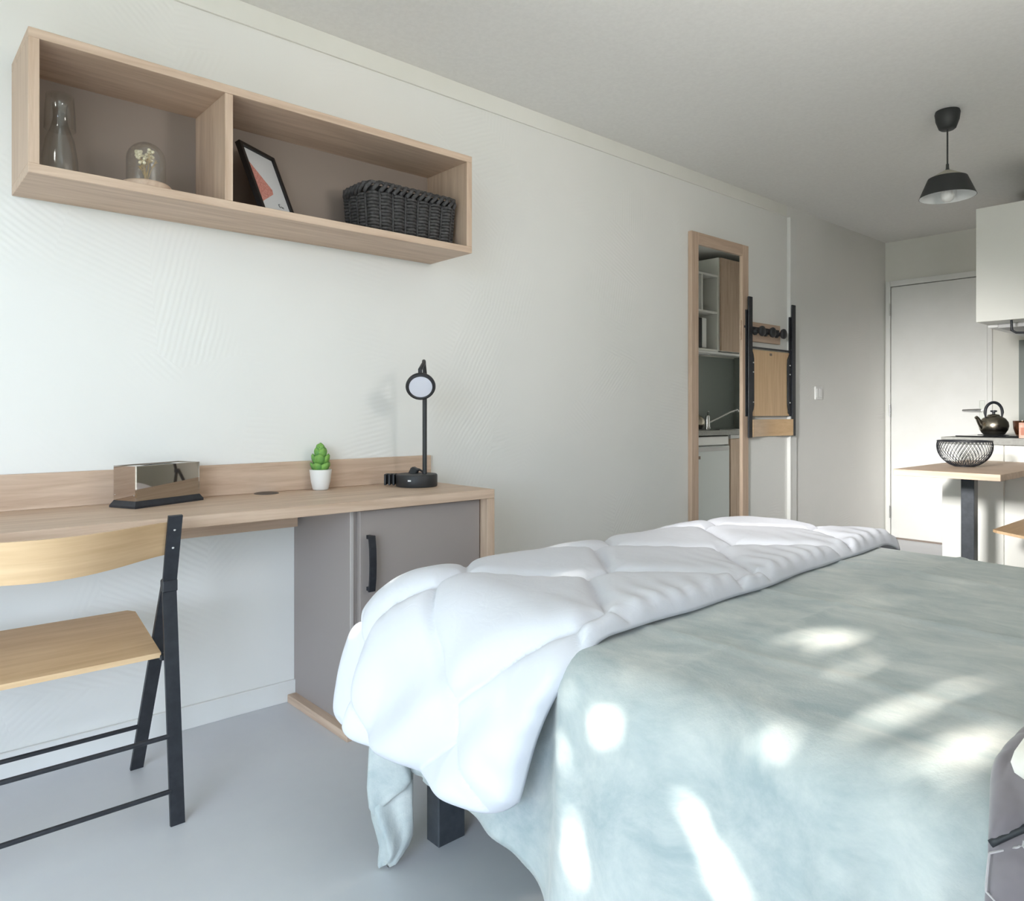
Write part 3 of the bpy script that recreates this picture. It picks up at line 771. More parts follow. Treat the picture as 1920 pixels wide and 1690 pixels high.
def make_chair(cx, cy, label, group):
    """faces -x; x measured like the chair at the desk"""
    root = thing('folding_chair', (cx, cy, 0), label, 'chair', group)
    X = lambda x: cx + x - 0.37
    for s in (-1, 1):
        yo = cy + s * 0.285
        bm = bmesh.new()
        bar(bm, (X(.568), yo, 0), (X(.500), yo, .585), .034, .010); bar(bm, (X(.498), yo, .575), (X(.552), yo, .772), .034, .008)
        link('rear_post', bm, M['black'], root)
        link('front_leg', bar(bmesh.new(), (X(.186), yo + s * .004 , 0), (X(.487), yo + s * .004, .60), .034, .010), M['black'], root)
        bm = bmesh.new(); box(bm, X(.488), X(.512), yo - .018, yo + .018, .572, .602, .002)
        link('hinge', bm, M['black'], root)
        for z, x in ((.688, .5405), (.735, .553)):
            link('screw', lathe(bmesh.new(), [(0, .002), (.003, .0014), (.0036, -.004), (0, -.004)], (X(x - .008), yo, z), 10, mtx=Matrix.Rotation(PI / 2 - .26, 3, 'Y')), M['screw'], root)
    bm = bmesh.new()
    n = 10
    pts = [(X(.500), cy + .266, .418), (X(.500), cy - .266, .418), (X(.195), cy - .284, .458), (X(.175), cy - .268, .460), (X(.175), cy + .268, .460), (X(.195), cy + .284, .458)]
    A = [bm.verts.new(p) for p in pts]; B = [bm.verts.new(Vector(p) - Vector((0, 0, .013))) for p in pts]
    for i in range(6): bm.faces.new((A[i], A[(i + 1) % 6], B[(i + 1) % 6], B[i]))
    bm.faces.new(A); bm.faces.new(B[::-1])
    link('seat', bm, M['ply_y'], root)
    for s in (-1, 1): link('seat_pivot', BX(X(.488), X(.508), cy + s * .275 - .012, cy + s * .275 + .012, .398, .412, .002), M['black'], root)
    link('backrest', curved_back(bmesh.new(), X(.512), X(.640), cy - .272, cy + .272, .712, .085, .096, .009), M['ply_back'], root, smooth=40)
    for nm, p, r_ in (('front_crossbar', (.262, .150), .006), ('rear_crossbar', (.544, .216), .006), ('rear_crossbar', (.560, .084), .006)):
        link(nm, tube(bmesh.new(), [(X(p[0]), cy - .272, p[1]), (X(p[0]), cy + .272, p[1])], r_, 10), M['black'], root, smooth=60)
    return root
c1 = make_chair(0.37, 0.307, 'wooden folding chair with black metal frame pulled up to the desk', 'folding chairs')
c2 = copy_tree(c1); c2.location = (0.37 + 1.195, 0.307 + 4.115, 0)
tag(c2, 'folding chair at the small bar table, only its seat edge in view', 'chair')

# the third one hangs folded and upside down on the wall
hc = thing('folding_chair', (0.05, 4.39, 0.88), 'folded wooden chair hanging upside down on the left wall beside the mirror', 'chair', 'folding chairs')
hy0, hy1 = 4.172, 4.722
for s, yo in ((-1, hy0), (1, hy1)):
    link('rear_post', BX(0.040, 0.050, yo - .022, yo + .022, 0.876, 1.762, 0.002), M['black'], hc)
    link('front_leg', BX(0.024, 0.034, yo - .022 - .008, yo + .012, 1.01, 1.68, 0.002), M['black'], hc)
    ya = yo - s * .02
    poly = [(ya, 1.46), (ya - s * .030, 1.40), (ya - s * .036, 1.375), (ya - s * .036, 1.08), (ya - s * .030, 1.055), (ya, 1.01)]
    link('seat_bracket', prism(bmesh.new(), poly, 'x', 0.032, 0.040), M['black'], hc)
    for z in (1.35, 1.29, 1.10):
        link('bolt', BX(0.0401, 0.046, ya - s * .022 - .004, ya - s * .022 + .004, z - .004, z + .004, .001), M['screw'], hc)
ym = (hy0 + hy1) / 2
poly = [(hy0 + .024, 1.435), (hy1 - .024, 1.435), (hy1 - .060, 1.39), (hy1 - .064, 1.34), (hy1 - .064, 1.10), (hy1 - .050, 1.03), (hy1 - .022, 1.012), (hy0 + .022, 1.012), (hy0 + .050, 1.03), (hy0 + .064, 1.10), (hy0 + .064, 1.34), (hy0 + .060, 1.39)]
link('seat', prism(bmesh.new(), poly, 'x', 0.018, 0.030), M['ply_z'], hc)
link('seat_stop', BX(0.0302, 0.034, ym - .012, ym + .012, 1.405, 1.42), M['taupe_dark'], hc)
link('backrest', curved_back(bmesh.new(), 0.050, 0.012, hy0 + .02, hy1 - .02, 0.935, .11, .11, .008, lean=0.0), M['ply_y'], hc, smooth=40)
link('crossbar', tube(bmesh.new(), [(0.032, hy0, 1.447), (0.032, hy1, 1.447)], .006, 10), M['black'], hc, smooth=60)

# coat rack behind it
crk = thing('coat_rack', (0.0, 4.36, 1.49), 'small oak coat rack with three black knobs on the left wall', 'coat rack')
link('board', BX(0.001, 0.020, 4.10, 4.592, 1.488, 1.612, 0.002), M['oak_y'], crk)
link('rail', BX(0.020, 0.030, 4.13, 4.56, 1.565, 1.58, 0.001), M['black'], crk)
for yk in (4.262, 4.392, 4.532):
    mt = Matrix.Rotation(PI / 2, 3, 'Y')
    link('knob', lathe(bmesh.new(), [(0, 0), (.022, 0), (.022, .012), (.013, .020), (.013, .034), (.030, .046), (.0335, .056), (.031, .064), (.02, .069), (0, .071)], (0.020, yk, 1.55), 28, mtx=mt), M['black_plastic'], crk, smooth=50)
ls = thing('light_switch', (0, 5.165, 1.174), 'white double light switch on the left wall near the entrance door', 'switch')
link('switch_plate', BX(0.0005, 0.009, 5.110, 5.222, 1.128, 1.222, 0.003, 2), M['white_plastic'], ls)
for ya in (5.124, 5.168):
    link('rocker', BX(0.009, 0.013, ya, ya + .040, 1.143, 1.207, 0.002), M['white_plastic'], ls)

# ------------------------------------------------------------------ wall mirror
MY0, MY1, MZ0, MZ1, MW = 3.572, 4.182, 0.10, 2.082, 0.068
wm = thing('wall_mirror', (0, 3.88, MZ0), 'tall narrow mirror in an oak frame on the left wall', 'mirror')
for ya in (MY0, MY1 - MW):
    link('frame_stile', BX(0.001, 0.028, ya, ya + MW, MZ0, MZ1, 0.002), M['oak_z'], wm)
for za in (MZ0, MZ1 - MW):
    link('frame_rail', BX(0.001, 0.028, MY0 + MW, MY1 - MW, za, za + MW, 0.002), M['oak_y'], wm)
link('mirror_glass', BX(0.006, 0.016, MY0 + MW - .004, MY1 - MW + .004, MZ0 + MW - .004, MZ1 - MW + .004), M['mirror'], wm)

# ------------------------------------------------------------------ pendant
LC = Vector((1.285, 3.79, HZ))
pn = thing('pendant_lamp', (LC.x, LC.y, 2.0), 'black and white pendant lamp hanging from the ceiling', 'lamp')
blk = new_mat('shade_black', srgb(44, 46, 46), 0.55)
link('canopy', lathe(bmesh.new(), [(0, -.001), (.050, -.001), (.053, -.012), (.049, -.045), (.036, -.082), (.028, -.088), (0, -.088)], LC, 36), blk, pn, smooth=50)
link('cord', tube(bmesh.new(), [LC + Vector((0, 0, -.088)), LC + Vector((0, 0, -.27))], .0038, 8), blk, pn, smooth=60)
link('cord_grip', lathe(bmesh.new(), [(0, 0), (.006, 0), (.007, -.02), (.010, -.032), (0, -.032)], LC + Vector((0, 0, -.248)), 16), blk, pn, smooth=50)
link('shade_cap', lathe(bmesh.new(), [(0, 0), (.012, 0), (.036, -.012), (.080, -.036), (.080, -.040), (.034, -.016), (0, -.010)], LC + Vector((0, 0, -.277)), 44), new_mat('shade_cap_beige', srgb(176, 172, 158), 0.6), pn, smooth=50)
wht = new_mat('shade_white', srgb(240, 242, 242), 0.5)
lo = link('shade', lathe(bmesh.new(), [(.081, -.030), (.083, -.034), (.118, -.118), (.1165, -.118), (.0815, -.036), (.0805, -.031)], LC + Vector((0, 0, -.283)), 48, closed=True), blk, pn, smooth=50)
link('shade_lining', lathe(bmesh.new(), [(.0812, -.042), (.1160, -.1185), (.1150, -.1185), (.0785, -.042), (0.0, -.040), (0, -.038)], LC + Vector((0, 0, -.283)), 48), wht, pn, smooth=50)
link('lampholder', lathe(bmesh.new(), [(0, 0), (.018, 0), (.018, -.03), (0, -.03)], LC + Vector((0, 0, -.323)), 20), wht, pn, smooth=50)
link('bulb', lathe(bmesh.new(), [(.011, 0), (.015, -.012), (.026, -.03), (.029, -.045), (.025, -.060), (.014, -.07), (0, -.073)], LC + Vector((0, 0, -.353)), 24), M['white_plastic'], pn, smooth=180)

# ------------------------------------------------------------------ kitchenette
KX = PX - 0.002                         # back of the units
BF, UF = 0.935, 1.092                   # base and wall-unit fronts
WT = 0.889
bc = thing('base_cabinet', (1.2, 5.6, 0), 'white kitchen base unit with a pale end panel behind the bar table', 'cabinet')
link('end_panel', BX(BF - .015, KX, PY + .003, PY + .028, 0, WT - .042, 0.0015), M['white_board'], bc)
link('end_filler', BX(BF - .015, 1.235, PY - .022, PY + .0028, 0, WT - .042, 0.0015), M['white_board'], bc)
link('carcass', BX(BF + .02, KX, 5.47, BY - .004, 0.08, WT - .042), M['white_board'], bc)
link('carcass_panel', BX(KX - .02, KX - .001, PY + .03, 5.47, 0.0, WT - .042), M['white_board'], bc)
dd_ = link('cupboard_door', BX(BF, BF + .019, 5.474, BY - .10, 0.085, WT - .075, 0.0015), M['oak_z'], bc)
link('filler_strip', BX(BF, BF + .019, 5.474, BY - .006, WT - .072, WT - .042, 0.001), M['edge_white'], bc)
link('side_filler', BX(BF, BF + .019, BY - .097, BY - .006, 0.085, WT - .075, 0.001), M['oak_z'], bc)
link('plinth', BX(BF + .05, BF + .066, 5.474, BY - .006, 0, 0.08), M['splash'], bc)
wt = thing('worktop', (1.18, 5.6, WT), 'grey kitchen worktop with a raised back edge over the base units', 'worktop')
link('slab', BX(BF - .02, KX, PY - .024, BY - .003, WT - .040, WT, 0.002), M['worktop'], wt)
fr = thing('fridge', (1.17, 5.19, 0), 'small white fridge under the worktop, seen in the mirror', 'fridge')
link('fridge_body', BX(BF + .045, KX - .03, PY + .045, 5.455, 0.02, WT - .05, 0.004), M['white_plastic'], fr)
fd = link('fridge_door', BX(BF - .002, BF + .042, PY + .045, 5.455, 0.03, 0.760, 0.006, 2), new_mat('fridge_white', srgb(214, 220, 220), 0.3), fr)
link('top_fascia', BX(BF + .008, BF + .042, PY + .045, 5.455, 0.768, WT - .052, 0.004, 2), M['white_plastic'], fr)
link('grip', BX(BF - .006, BF - .002, PY + .06, 5.44, 0.72, 0.752, 0.001), M['edge_white'], fd)
link('badge', BX(BF - .004, BF - .002, 5.0, 5.03, 0.66, 0.685), M['taupe_dark'], fd)
for lx, ly in ((BF + .07, PY + .07), (BF + .07, 5.43), (KX - .06, PY + .07), (KX - .06, 5.43)):
    link('foot', lathe(bmesh.new(), [(0, 0), (.014, 0), (.014, .02), (0, .02)], (lx, ly, 0), 12), M['black_plastic'], fr, smooth=40)
sp = thing('splashback', (KX, 5.6, WT), 'grey splashback panels between worktop and wall units', 'splashback')
link('rear_panel', BX(KX - .010, KX, PY + .002, BY - .014, WT + .0005, 1.555, 0.0005), M['splash'], sp)
link('side_return', BX(0.940, KX - .0105, BY - .012, BY - .001, WT + .0005, 1.565, 0.0005), M['splash'], sp)
hb = thing('hob', (1.15, 5.12, WT), 'thin black hob plate on the worktop under the kettle', 'hob')
link('hob_plate', BX(0.965, 1.36, PY + .06, 5.36, WT + .0005, WT + .007, 0.002), M['glass_dark'], hb)
for c in ((1.09, 5.19), (1.26, 5.06)):
    link('burner', lathe(bmesh.new(), [(.08, 0), (.084, .0012), (.078, .0024), (0, .0024), (0, 0)], (c[0], c[1], WT + .007), 36), M['dark_metal'], hb, smooth=40)
sk = thing('sink', (1.17, 5.86, WT), 'stainless steel sink set in the worktop, seen in the mirror', 'sink')
bm = bmesh.new(); ring0 = [(.97, 5.60), (1.38, 5.60), (1.38, 6.25), (.97, 6.25)]
def rr(x0, x1, y0, y1, r, z, n=5):
    out = []
    for cx, cy, a0 in ((x1 - r, y0 + r, -PI / 2), (x1 - r, y1 - r, 0), (x0 + r, y1 - r, PI / 2), (x0 + r, y0 + r, PI)):
        for k in range(n): a = a0 + PI / 2 * k / (n - 1); out.append(Vector((cx + r * math.cos(a), cy + r * math.sin(a), z)))
    return out
R = [[bm.verts.new(p) for p in rr(*a)] for a in ((.965, 1.385, 5.58, 6.26, .03, WT + .0005), (.968, 1.382, 5.583, 6.257, .03, WT + .005), (1.0, 1.30, 5.66, 6.0, .05, WT + .004), (1.01, 1.29, 5.67, 5.99, .05, WT + .0018), (1.03, 1.27, 5.69, 5.97, .05, WT + .001))]
for A, B in zip(R[:-1], R[1:]):
    for k in range(len(A)): bm.faces.new((A[k], A[(k + 1) % len(A)], B[(k + 1) % len(A)], B[k]))
bm.faces.new(R[-1])
link('basin', bm, M['chrome'], sk, smooth=40)
fc = thing('faucet', (1.335, 5.74, WT + .005), 'chrome mixer tap with a long raised spout, seen in the mirror', 'tap')
FP = Vector((1.335, 5.74, WT + .0052))
link('tap_body', lathe(bmesh.new(), [(0, 0), (.028, 0), (.028, .008), (.022, .012), (.021, .10), (.016, .115), (0, .118)], FP, 24), M['chrome'], fc, smooth=40)
link('spout', tube(bmesh.new(), [FP + Vector((0, .015, .05)), FP + Vector((-.04, .10, .09)), FP + Vector((-.10, .22, .15)), FP + Vector((-.13, .28, .168)), FP + Vector((-.137, .292, .15))], [.011, .010, .010, .010, .011], 12), M['chrome'], fc, smooth=60)
link('tap_lever', tube(bmesh.new(), [FP + Vector((0, 0, .115)), FP + Vector((-.01, -.015, .135)), FP + Vector((-.03, -.03, .15))], [.008, .007, .005], 10), M['chrome'], fc, smooth=60)

NY1 = 5.535
NZ0, NZ1 = 1.560, 2.22
ns = thing('open_wall_unit', (1.27, 5.2, NZ0), 'white wall unit with open compartments, its end panel facing the room', 'wall unit')
tt = .018
link('end_panel', BX(UF, KX, PY + .002, PY + .002 + tt, NZ0, NZ1, 0.001), M['white_board'], ns)
link('inner_side', BX(UF, KX, NY1 - tt, NY1 - .001, NZ0, NZ1, 0.001), M['white_board'], ns)
for nm, z in (('bottom_board', NZ0), ('shelf_board', 1.885), ('top_board', NZ1 - tt)):
    link(nm, BX(UF, KX, PY + .002 + tt, NY1 - tt, z, z + tt, 0.001), M['white_board'], ns)
link('upright', BX(UF + .004, KX, 5.29, 5.29 + tt, 1.885 + tt, NZ1 - tt, 0.001), M['white_board'], ns)
link('back_board', BX(KX - .006, KX - .001, PY + .02, NY1 - tt, NZ0 + tt, NZ1 - tt), M['white_board'], ns)
wc = thing('wall_cupboard', (1.27, 5.94, 1.565), 'tall oak-fronted wall cupboard with a white side, seen in the mirror', 'cupboard')
link('cupboard_body', BX(UF, KX, NY1, BY - .004, 1.568, 2.375, 0.001), M['white_board'], wc)
link('cupboard_door', BX(UF - .020, UF - .001, NY1 + .016, BY - .006, 1.570, 2.373, 0.0015), M['oak_z'], wc)
mw = thing('microwave', (1.27, 5.2, NZ0 + tt), 'white microwave with a dark door in the open wall unit', 'microwave')
link('housing', BX(1.135, KX - .01, 4.93, 5.40, NZ0 + tt + .0005, 1.845, 0.004, 2), M['white_plastic'], mw)
md = link('microwave_door', BX(1.118, 1.1345, 4.932, 5.33, NZ0 + tt + .008, 1.84, 0.003), M['glass_dark'], mw)
link('control_panel', BX(1.120, 1.1345, 5.335, 5.398, NZ0 + tt + .008, 1.84, 0.003), M['white_plastic'], mw)
hv = thing('cooker_hood', (1.2, 5.2, 1.53), 'slim pull-out cooker hood strip under the wall units', 'hood')
link('hood_body', BX(UF + .06, KX - .03, 5.05, 5.50, 1.535, 1.5595, 0.002), M['edge_white'], hv)
link('hood_visor', BX(UF + .004, UF + .058, 5.06, 5.95, 1.541, 1.559, 0.003), M['white_plastic'], hv)
bm = bmesh.new(); tube(bm, [(1.262, 4.885, 1.5595), (1.264, 4.885, 1.500), (1.285, 4.885, 1.486), (1.33, 4.885, 1.482), (1.40, 4.885, 1.482)], [.006, .0075, .0065, .006, .006], 10)
link('hook_rail', bm, M['black'], hv, smooth=60)
# small things on the open shelves
for (x, y, r_, h) in ((1.25, 5.40, .034, .10), (1.22, 5.10, .034, .14)):
    q = (x, y, 1.885 + tt + .0005)
    g = link('shelf_glass', lathe(bmesh.new(), [(0, 0), (r_ * .8, 0), (r_, h), (r_ - .002, h), (r_ * .8 - .002, .004), (0, .004)], q, 24), M['white_plastic'] if h > .12 else M['glass'], origin=q, smooth=50)
    g.name = 'white_beaker' if h > .12 else 'drinking_glass'
    tag(g, 'white beaker at the left edge of the mirror view, on the open wall unit' if h > .12 else 'clear drinking glass in the upper compartment of the open wall unit', 'beaker' if h > .12 else 'glass')

# kettle
KP = Vector((1.092, 5.19, WT + .0098))
kt = thing('kettle', KP, 'round smoked-metal kettle with a black hoop handle on the worktop', 'kettle')
kb = [(0, 0), (.052, 0), (.060, .006), (.074, .028), (.080, .052), (.077, .076), (.062, .098), (.040, .112), (.034, .114)]
link('kettle_body', lathe(bmesh.new(), kb + [(.0, .114)], KP, 40), M['steel_dark'], kt, smooth=60)
kl = link('lid', lathe(bmesh.new(), [(.034, .114), (.030, .122), (.012, .126), (0, .127)], KP, 32), M['steel_dark'], kt, smooth=60)
link('lid_knob', lathe(bmesh.new(), [(0, .126), (.008, .126), (.008, .136), (.018, .140), (.018, .148), (0, .150)], KP, 20), M['black'], kl, smooth=40)
sd_ = -RV
link('spout', tube(bmesh.new(), [KP + sd_ * .060 + Vector((0, 0, .045)), KP + sd_ * .082 + Vector((0, 0, .068)), KP + sd_ * .100 + Vector((0, 0, .100)), KP + sd_ * .110 + Vector((0, 0, .108))], [.020, .016, .011, .010], 14), M['steel_dark'], kt, smooth=60)
hp_ = []
for k in range(17):
    a = PI * (k / 16); hp_.append(KP + RV * (.053 * math.cos(a)) + Vector((0, 0, .135 + .062 * math.sin(a))))
hp_ = [KP + RV * .050 + Vector((0, 0, .106))] + hp_ + [KP - RV * .050 + Vector((0, 0, .106))]
link('handle', tube(bmesh.new(), hp_, [.004] + [.0085] * 17 + [.004], 12), M['black'], kt, smooth=60)
# cup and little box at the frame edge
gp = (1.283, 5.0, WT + .0072)
g = link('glass_cup', lathe(bmesh.new(), [(0, 0), (.022, 0), (.030, .012), (.040, .045), (.043, .090), (.0415, .090), (.038, .045), (.028, .014), (0, .006)], gp, 32), thin_glass('smoked_glass', srgb(205, 180, 160), 0.7), origin=gp, smooth=60)
tag(g, 'smoked glass cup standing beside the kettle at the right edge', 'cup')
cbx = thing('small_box', (1.34, 4.885, WT), 'little pink and cream box in front of the glass cup', 'box')
box_m = vary(new_mat('pink_carton', srgb(214, 170, 150), 0.6), 14, srgb(196, 140, 120), srgb(232, 206, 188))
link('carton', BX(1.303, 1.376, 4.862, 4.912, WT + .0006, WT + .088, 0.001), box_m, cbx)
link('carton_label', BX(1.313, 1.366, 4.861, 4.862, WT + .018, WT + .060), new_mat('carton_label', srgb(190, 126, 104), 0.6), cbx)

# bar table
TZ = 0.757
bt = thing('bar_table', (1.27, 4.3, 0), 'small oak bar table on one black post, joined to the kitchen end', 'table')
link('tabletop', BX(1.050, 1.502, 3.775, PY - .024, TZ - .030, TZ, 0.0015), M['oak_x'], bt)
link('post', BX(1.215, 1.275, 4.20, 4.26, 0.008, TZ - .036, 0.002), M['dark_metal'], bt)
link('post_plate', BX(1.205, 1.285, 4.19, 4.27, TZ - .036, TZ - .0302, 0.001), M['black'], bt)
link('foot_plate', BX(1.12, 1.37, 4.10, 4.36, 0, 0.008, 0.002), M['dark_metal'], bt)
# wire bowl
WB = Vector((1.232, 4.20, TZ + .0005))
wb = thing('wire_bowl', WB, 'black wire mesh fruit bowl on the bar table', 'bowl')
def bowl_r(f): return .044 + (.124 - .044) * (1 - (1 - min(f / .85, 1)) ** 2.3) ** (1 / 1.35) - .004 * max(0, f - .85) / .15
def bowl_z(f): return .003 + .128 * f
bm = bmesh.new(); NWR = 44
for s in (-1, 1):
    for k in range(NWR):
        pts = []
        for q in range(17):
            f = q / 16; a = 2 * PI * k / NWR + s * 0.62 * f; r_ = bowl_r(f)
            pts.append(WB + Vector((r_ * math.cos(a), r_ * math.sin(a), bowl_z(f))))
        tube(bm, pts, .0012, 4, cap=False)
wmz = link('wire_mesh', bm, M['black'], wb, smooth=180); wmz['kind'] = 'stuff'
for f, r_ in ((0, .0028), (1, .0034)):
    link('hoop', tube(bmesh.new(), [WB + Vector((bowl_r(f) * math.cos(2 * PI * k / 48), bowl_r(f) * math.sin(2 * PI * k / 48), bowl_z(f) + (.001 if f == 0 else 0))) for k in range(48)], r_, 8, closed=True), M['black'], wb, smooth=180)

# ------------------------------------------------------------------ quilted throw and pillow at the head of the bed
vel = vary(new_mat('mauve_velvet', srgb(120, 112, 117), 0.8), 8, srgb(108, 100, 106), srgb(132, 124, 129))
vel.node_tree.nodes['Principled BSDF'].inputs['Sheen Weight'].default_value = 0.4
THX0, THX1, THY1 = 2.250, 2.935, 1.95
HE = 0.030
def throw_plan(x, y):
    p, n = drape(x, y, -9, 0.945, 0.095, 0.03)
    return p, n
HOX, HOY, HDX, HDY = 2.293, 0.825, math.sqrt(3) * HE, 1.5 * HE
def throw_hex(x, y):
    ds = []
    j0 = round((y - HOY) / HDY)
    for j in (j0 - 1, j0, j0 + 1):
        ox = HOX + (HDX / 2 if j % 2 else 0); i0 = round((x - ox) / HDX)
        for i in (i0 - 1, i0, i0 + 1): ds.append(math.hypot(x - ox - i * HDX, y - HOY - j * HDY))
    ds.sort()
    return (ds[1] - ds[0]) / 2
def throw_x0(y):
    q = max(0, min(1, (y - .84) / .1)); return 2.263 - .016 * q * q * (3 - 2 * q)
def fold_line(x): return 0.842 + 0.8 * (x - 2.263)
def throw_pt(u, v, top):
    y = 0.50 + (THY1 - 0.50) * v; x = throw_x0(y) + (THX1 - throw_x0(y)) * u ** 1.5
    p, n = throw_plan(x, y)
    d = min(x - throw_x0(y), THX1 - x, v * (THY1 - .5), (1 - v) * (THY1 - .5))
    e = min(1, d / .02); rim = math.sqrt(max(0, 1 - (1 - e) ** 2))
    puff = 0.006 * (1 - math.exp(-throw_hex(x, y) / .005))
    step = 0.016 / (1 + math.exp(-(y - fold_line(x)) / .0015))
    off = 0.004 + (rim * (0.012 + puff + step) if top else 0)
    p = p + n * off; p.z += 0.634
    return p
th = thing('quilted_throw', (2.6, 1.3, .634), 'mauve hexagon-quilted throw over the head end of the bed, at the right edge', 'throw')
link('throw_cloth', sheet(120, 210, lambda u, v: throw_pt(u, v, True), lambda u, v: throw_pt(u, v, False)), vel, th, smooth=180)
bm = bmesh.new()
for i in range(-2, 5):
    for j in range(-6, 5):
        cx = HOX + i * HDX + (HDX / 2 if j % 2 else 0); cy = HOY + j * HDY
        for q in range(3):
            P = []
            for f in range(9):
                a = Vector((cx + HE * math.cos(PI / 3 * q + PI / 6), cy + HE * math.sin(PI / 3 * q + PI / 6))); b = Vector((cx + HE * math.cos(PI / 3 * (q + 1) + PI / 6), cy + HE * math.sin(PI / 3 * (q + 1) + PI / 6)))
                c = a.lerp(b, f / 8); P.append(c)
            P = [c for c in P if c.y < fold_line(c.x) - .003 and c.x > throw_x0(c.y) + .003]
            if len(P) < 2: continue
            W = []
            for c in P:
                p, n = throw_plan(c.x, c.y); p = p + n * 0.0168; p.z += .634; W.append(p)
            tube(bm, W, .0012, 5, cap=False)
stc = link('quilt_stitching', bm, new_mat('stitch_grey', srgb(186, 180, 182), 0.7), th); stc['kind'] = 'stuff'
link('fold_shadow_tube', tube(bmesh.new(), [(lambda p, n: p + n * .0265 + Vector((0, 0, .634)))(*throw_plan(x_, fold_line(x_))) for x_ in [throw_x0(.842) + .006 + .006 * k for k in range(42)]], .0036, 6), M['black'], th, smooth=180)  # black tube laid in as the shadow under the fold
PC = Vector((2.569, 1.100, .664))
bm = bmesh.new()
bmesh.ops.create_uvsphere(bm, u_segments=48, v_segments=24, radius=1.0)
sq = lambda t_, e: math.copysign(abs(t_) ** e, t_)
for v in bm.verts:
    c = v.co.copy(); rr_ = math.hypot(c.x, c.y)
    k = 1.0 if rr_ < 1e-6 else rr_ / max(abs(c.x), abs(c.y)); k = 1 + (k - 1) * .78
    v.co = PC + Vector((c.x * k * .285, c.y * k * .345, .050 + sq(c.z, .8) * .050 + .006 * nz(c.x * 3, c.y * 3)))
cu = link('pillow', bm, vary(new_mat('cream_cotton', srgb(240, 232, 220), 0.85), 30, srgb(236, 228, 216), srgb(244, 238, 228)), origin=PC, smooth=180)
tag(cu, 'cream pillow lying on the mauve throw at the head of the bed', 'pillow')

# ------------------------------------------------------------------ outside: ground, added sky blockers and the tree that dapples the sun
gm = vary(new_mat('terrace_ground', srgb(150, 146, 136), 0.9), 1.5, srgb(128, 130, 116), srgb(162, 156, 146))
struct('ground', BX(-30, 34, -40, FRONT_Y - T - .001, -0.25, -0.12), gm)
struct('added_shade_slab', BX(-2, 6, FRONT_Y - T - 1.15, FRONT_Y - T - .001, 2.25, 2.43), M['white_paint'])  # unseen overhang, added to cut the high sky light at the window
hm_ = vary(new_mat('horizon_blocker_green', srgb(70, 92, 54), 0.9), 9, srgb(46, 66, 36), srgb(96, 118, 70), bump=0.8, bump_dist=0.05)
bm = bmesh.new()
nxh = 60
top = [[bm.verts.new((-22 + 48 * i / nxh, -15 - q * 1.2 + .3 * nz(i * .7, q), (0 if s == 0 else 1.1 + .4 * nz(i * .35, 7)) - .12)) for i in range(nxh + 1)] for q, s in ((0, 0), (0, 1), (1, 1), (1, 0))]
for A, B in zip(top[:-1], top[1:]):
    for i in range(nxh): bm.faces.new((A[i], A[i + 1], B[i + 1], B[i]))
hg = link('horizon_blocker', bm, hm_, origin=(2, -15.5, -.12), smooth=180)  # unseen strip, added to block the bright sky near the horizon
tag(hg, 'unseen green block added beyond the terrace to darken the low sky', 'horizon_blocker')

sp1 = SUN_DIR.cross(Vector((0, 0, 1))).normalized(); sp2 = sp1.cross(SUN_DIR).normalized()
NP_ = .87
spots = [((1.677, NP_, .33), .024, .045), ((1.906, NP_, .462), .008, .024), ((1.930, NP_, .42), .004, .014), ((1.965, NP_, .448), .014, .014), ((1.962, NP_, .385), .006, .026),
         ((1.80, NP_, .29), .010, .035), ((1.72, NP_, .54), .010, .010), ((1.64, NP_, .475), .014, .012),
         ((1.705, .99, .615), .032, .009), ((2.0, .89, .60), .036, .020), ((1.90, .955, .615), .03, .005), ((1.98, 1.09, .615), .030, .011), ((1.89, 1.31, .615), .042, .008),
         ((1.99, 1.255, .615), .034, .010), ((2.085, 1.05, .615), .034, .014), ((2.115, 1.11, .615), .018, .010), ((2.12, 1.19, .615), .016, .018), ((2.14, 1.26, .615), .006, .016),
         ((2.165, .93, .615), .020, .008), ((2.195, .99, .615), .016, .010), ((2.215, 1.06, .615), .010, .012), ((2.235, 1.13, .615), .005, .010),
         ((1.39, 1.09, 0), .05, .022), ((1.47, 1.05, 0), .05, .025), ((1.75, 1.16, .615), .02, .004)]
holes = [(Vector(p).dot(sp1), Vector(p).dot(sp2), ra_, rb_) for p, ra_, rb_ in spots]
TC = Vector((1.55, -0.6, 1.2)) - SUN_DIR * 3.4           # middle of the crown, up along the sun's ray
bm = bmesh.new(); random.seed(11)
cp, cq, cs = TC.dot(sp1), TC.dot(sp2), TC.dot(SUN_DIR)
step = .05
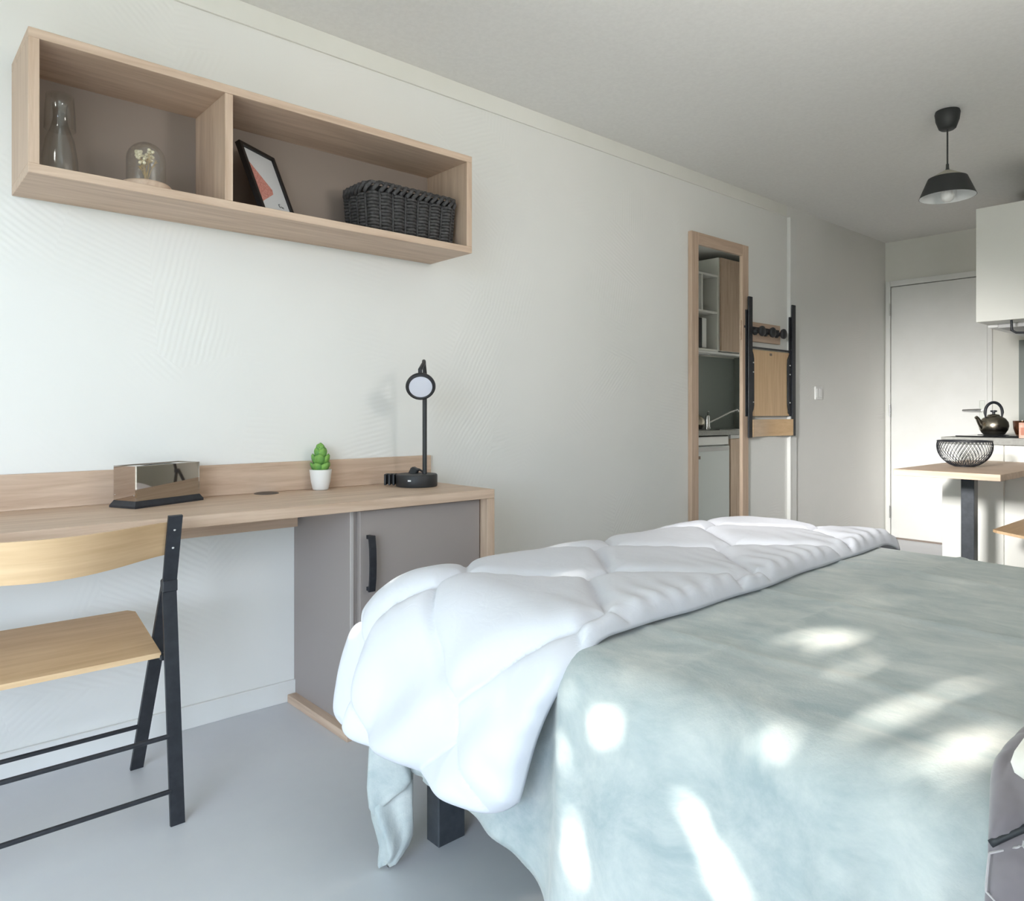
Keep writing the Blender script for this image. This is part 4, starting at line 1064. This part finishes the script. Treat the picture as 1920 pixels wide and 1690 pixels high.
for lay in range(3):
    q_ = -1.5
    while q_ < 1.5:
        p_ = -2.3
        while p_ < 2.3:
            a = cp + p_ + random.uniform(-.02, .02); b = cq + q_ + random.uniform(-.02, .02)
            p_ += step
            if (p_ / 2.3) ** 2 + (q_ / 1.5) ** 2 > 1.0 + .12 * nz(p_ * 2, q_ * 2): continue
            hl = random.uniform(.040, .052)
            if any(((a - h[0]) / (h[2] + hl * .35)) ** 2 + ((b - h[1]) / (h[3] + hl * .35)) ** 2 < 1 for h in holes): continue
            s_ = cs + (lay - 1) * .28 + random.uniform(-.12, .12)
            c = sp1 * a + sp2 * b + SUN_DIR * s_
            nrm = (SUN_DIR + Vector((random.uniform(-.4, .4), random.uniform(-.4, .4), random.uniform(-.4, .4)))).normalized()
            ta = nrm.cross(Vector((random.uniform(-1, 1), random.uniform(-1, 1), random.uniform(-1, 1)))).normalized(); tb = nrm.cross(ta)
            vs = [bm.verts.new(c + ta * hl * x_ + tb * hl * y_) for x_, y_ in ((-1.05, 0), (-.45, .62), (.35, .62), (1.05, 0), (.35, -.62), (-.45, -.62))]
            bm.faces.new(vs)
        q_ += step
tr = thing('tree', (TC.x, TC.y - .6, -.12), 'leafy tree on the terrace outside the balcony window', 'tree')
fo = link('foliage', bm, vary(new_mat('tree_leaf', srgb(86, 116, 58), 0.7), 5, srgb(66, 96, 44), srgb(112, 140, 76)), tr); fo['kind'] = 'stuff'
bk_ = vary(new_mat('bark', srgb(96, 82, 68), 0.9), 12, srgb(74, 62, 52), srgb(116, 100, 84), bump=.6, bump_dist=.01)
link('trunk', tube(bmesh.new(), [Vector((TC.x, TC.y - .6, -.12)), Vector((TC.x + .05, TC.y - .6, 1.5)), Vector((TC.x, TC.y - .5, TC.z))], [.16, .12, .06], 12), bk_, tr, smooth=60)
for a in (-1, -.4, .5, 1):
    link('branch', tube(bmesh.new(), [Vector((TC.x + .03, TC.y - .58, 1.7 + .3 * abs(a))), TC + Vector((a * .8, -.3, -.3)), TC + Vector((a * 1.6, -.1, .3 - .3 * abs(a)))], [.06, .04, .015], 8), bk_, tr, smooth=60)
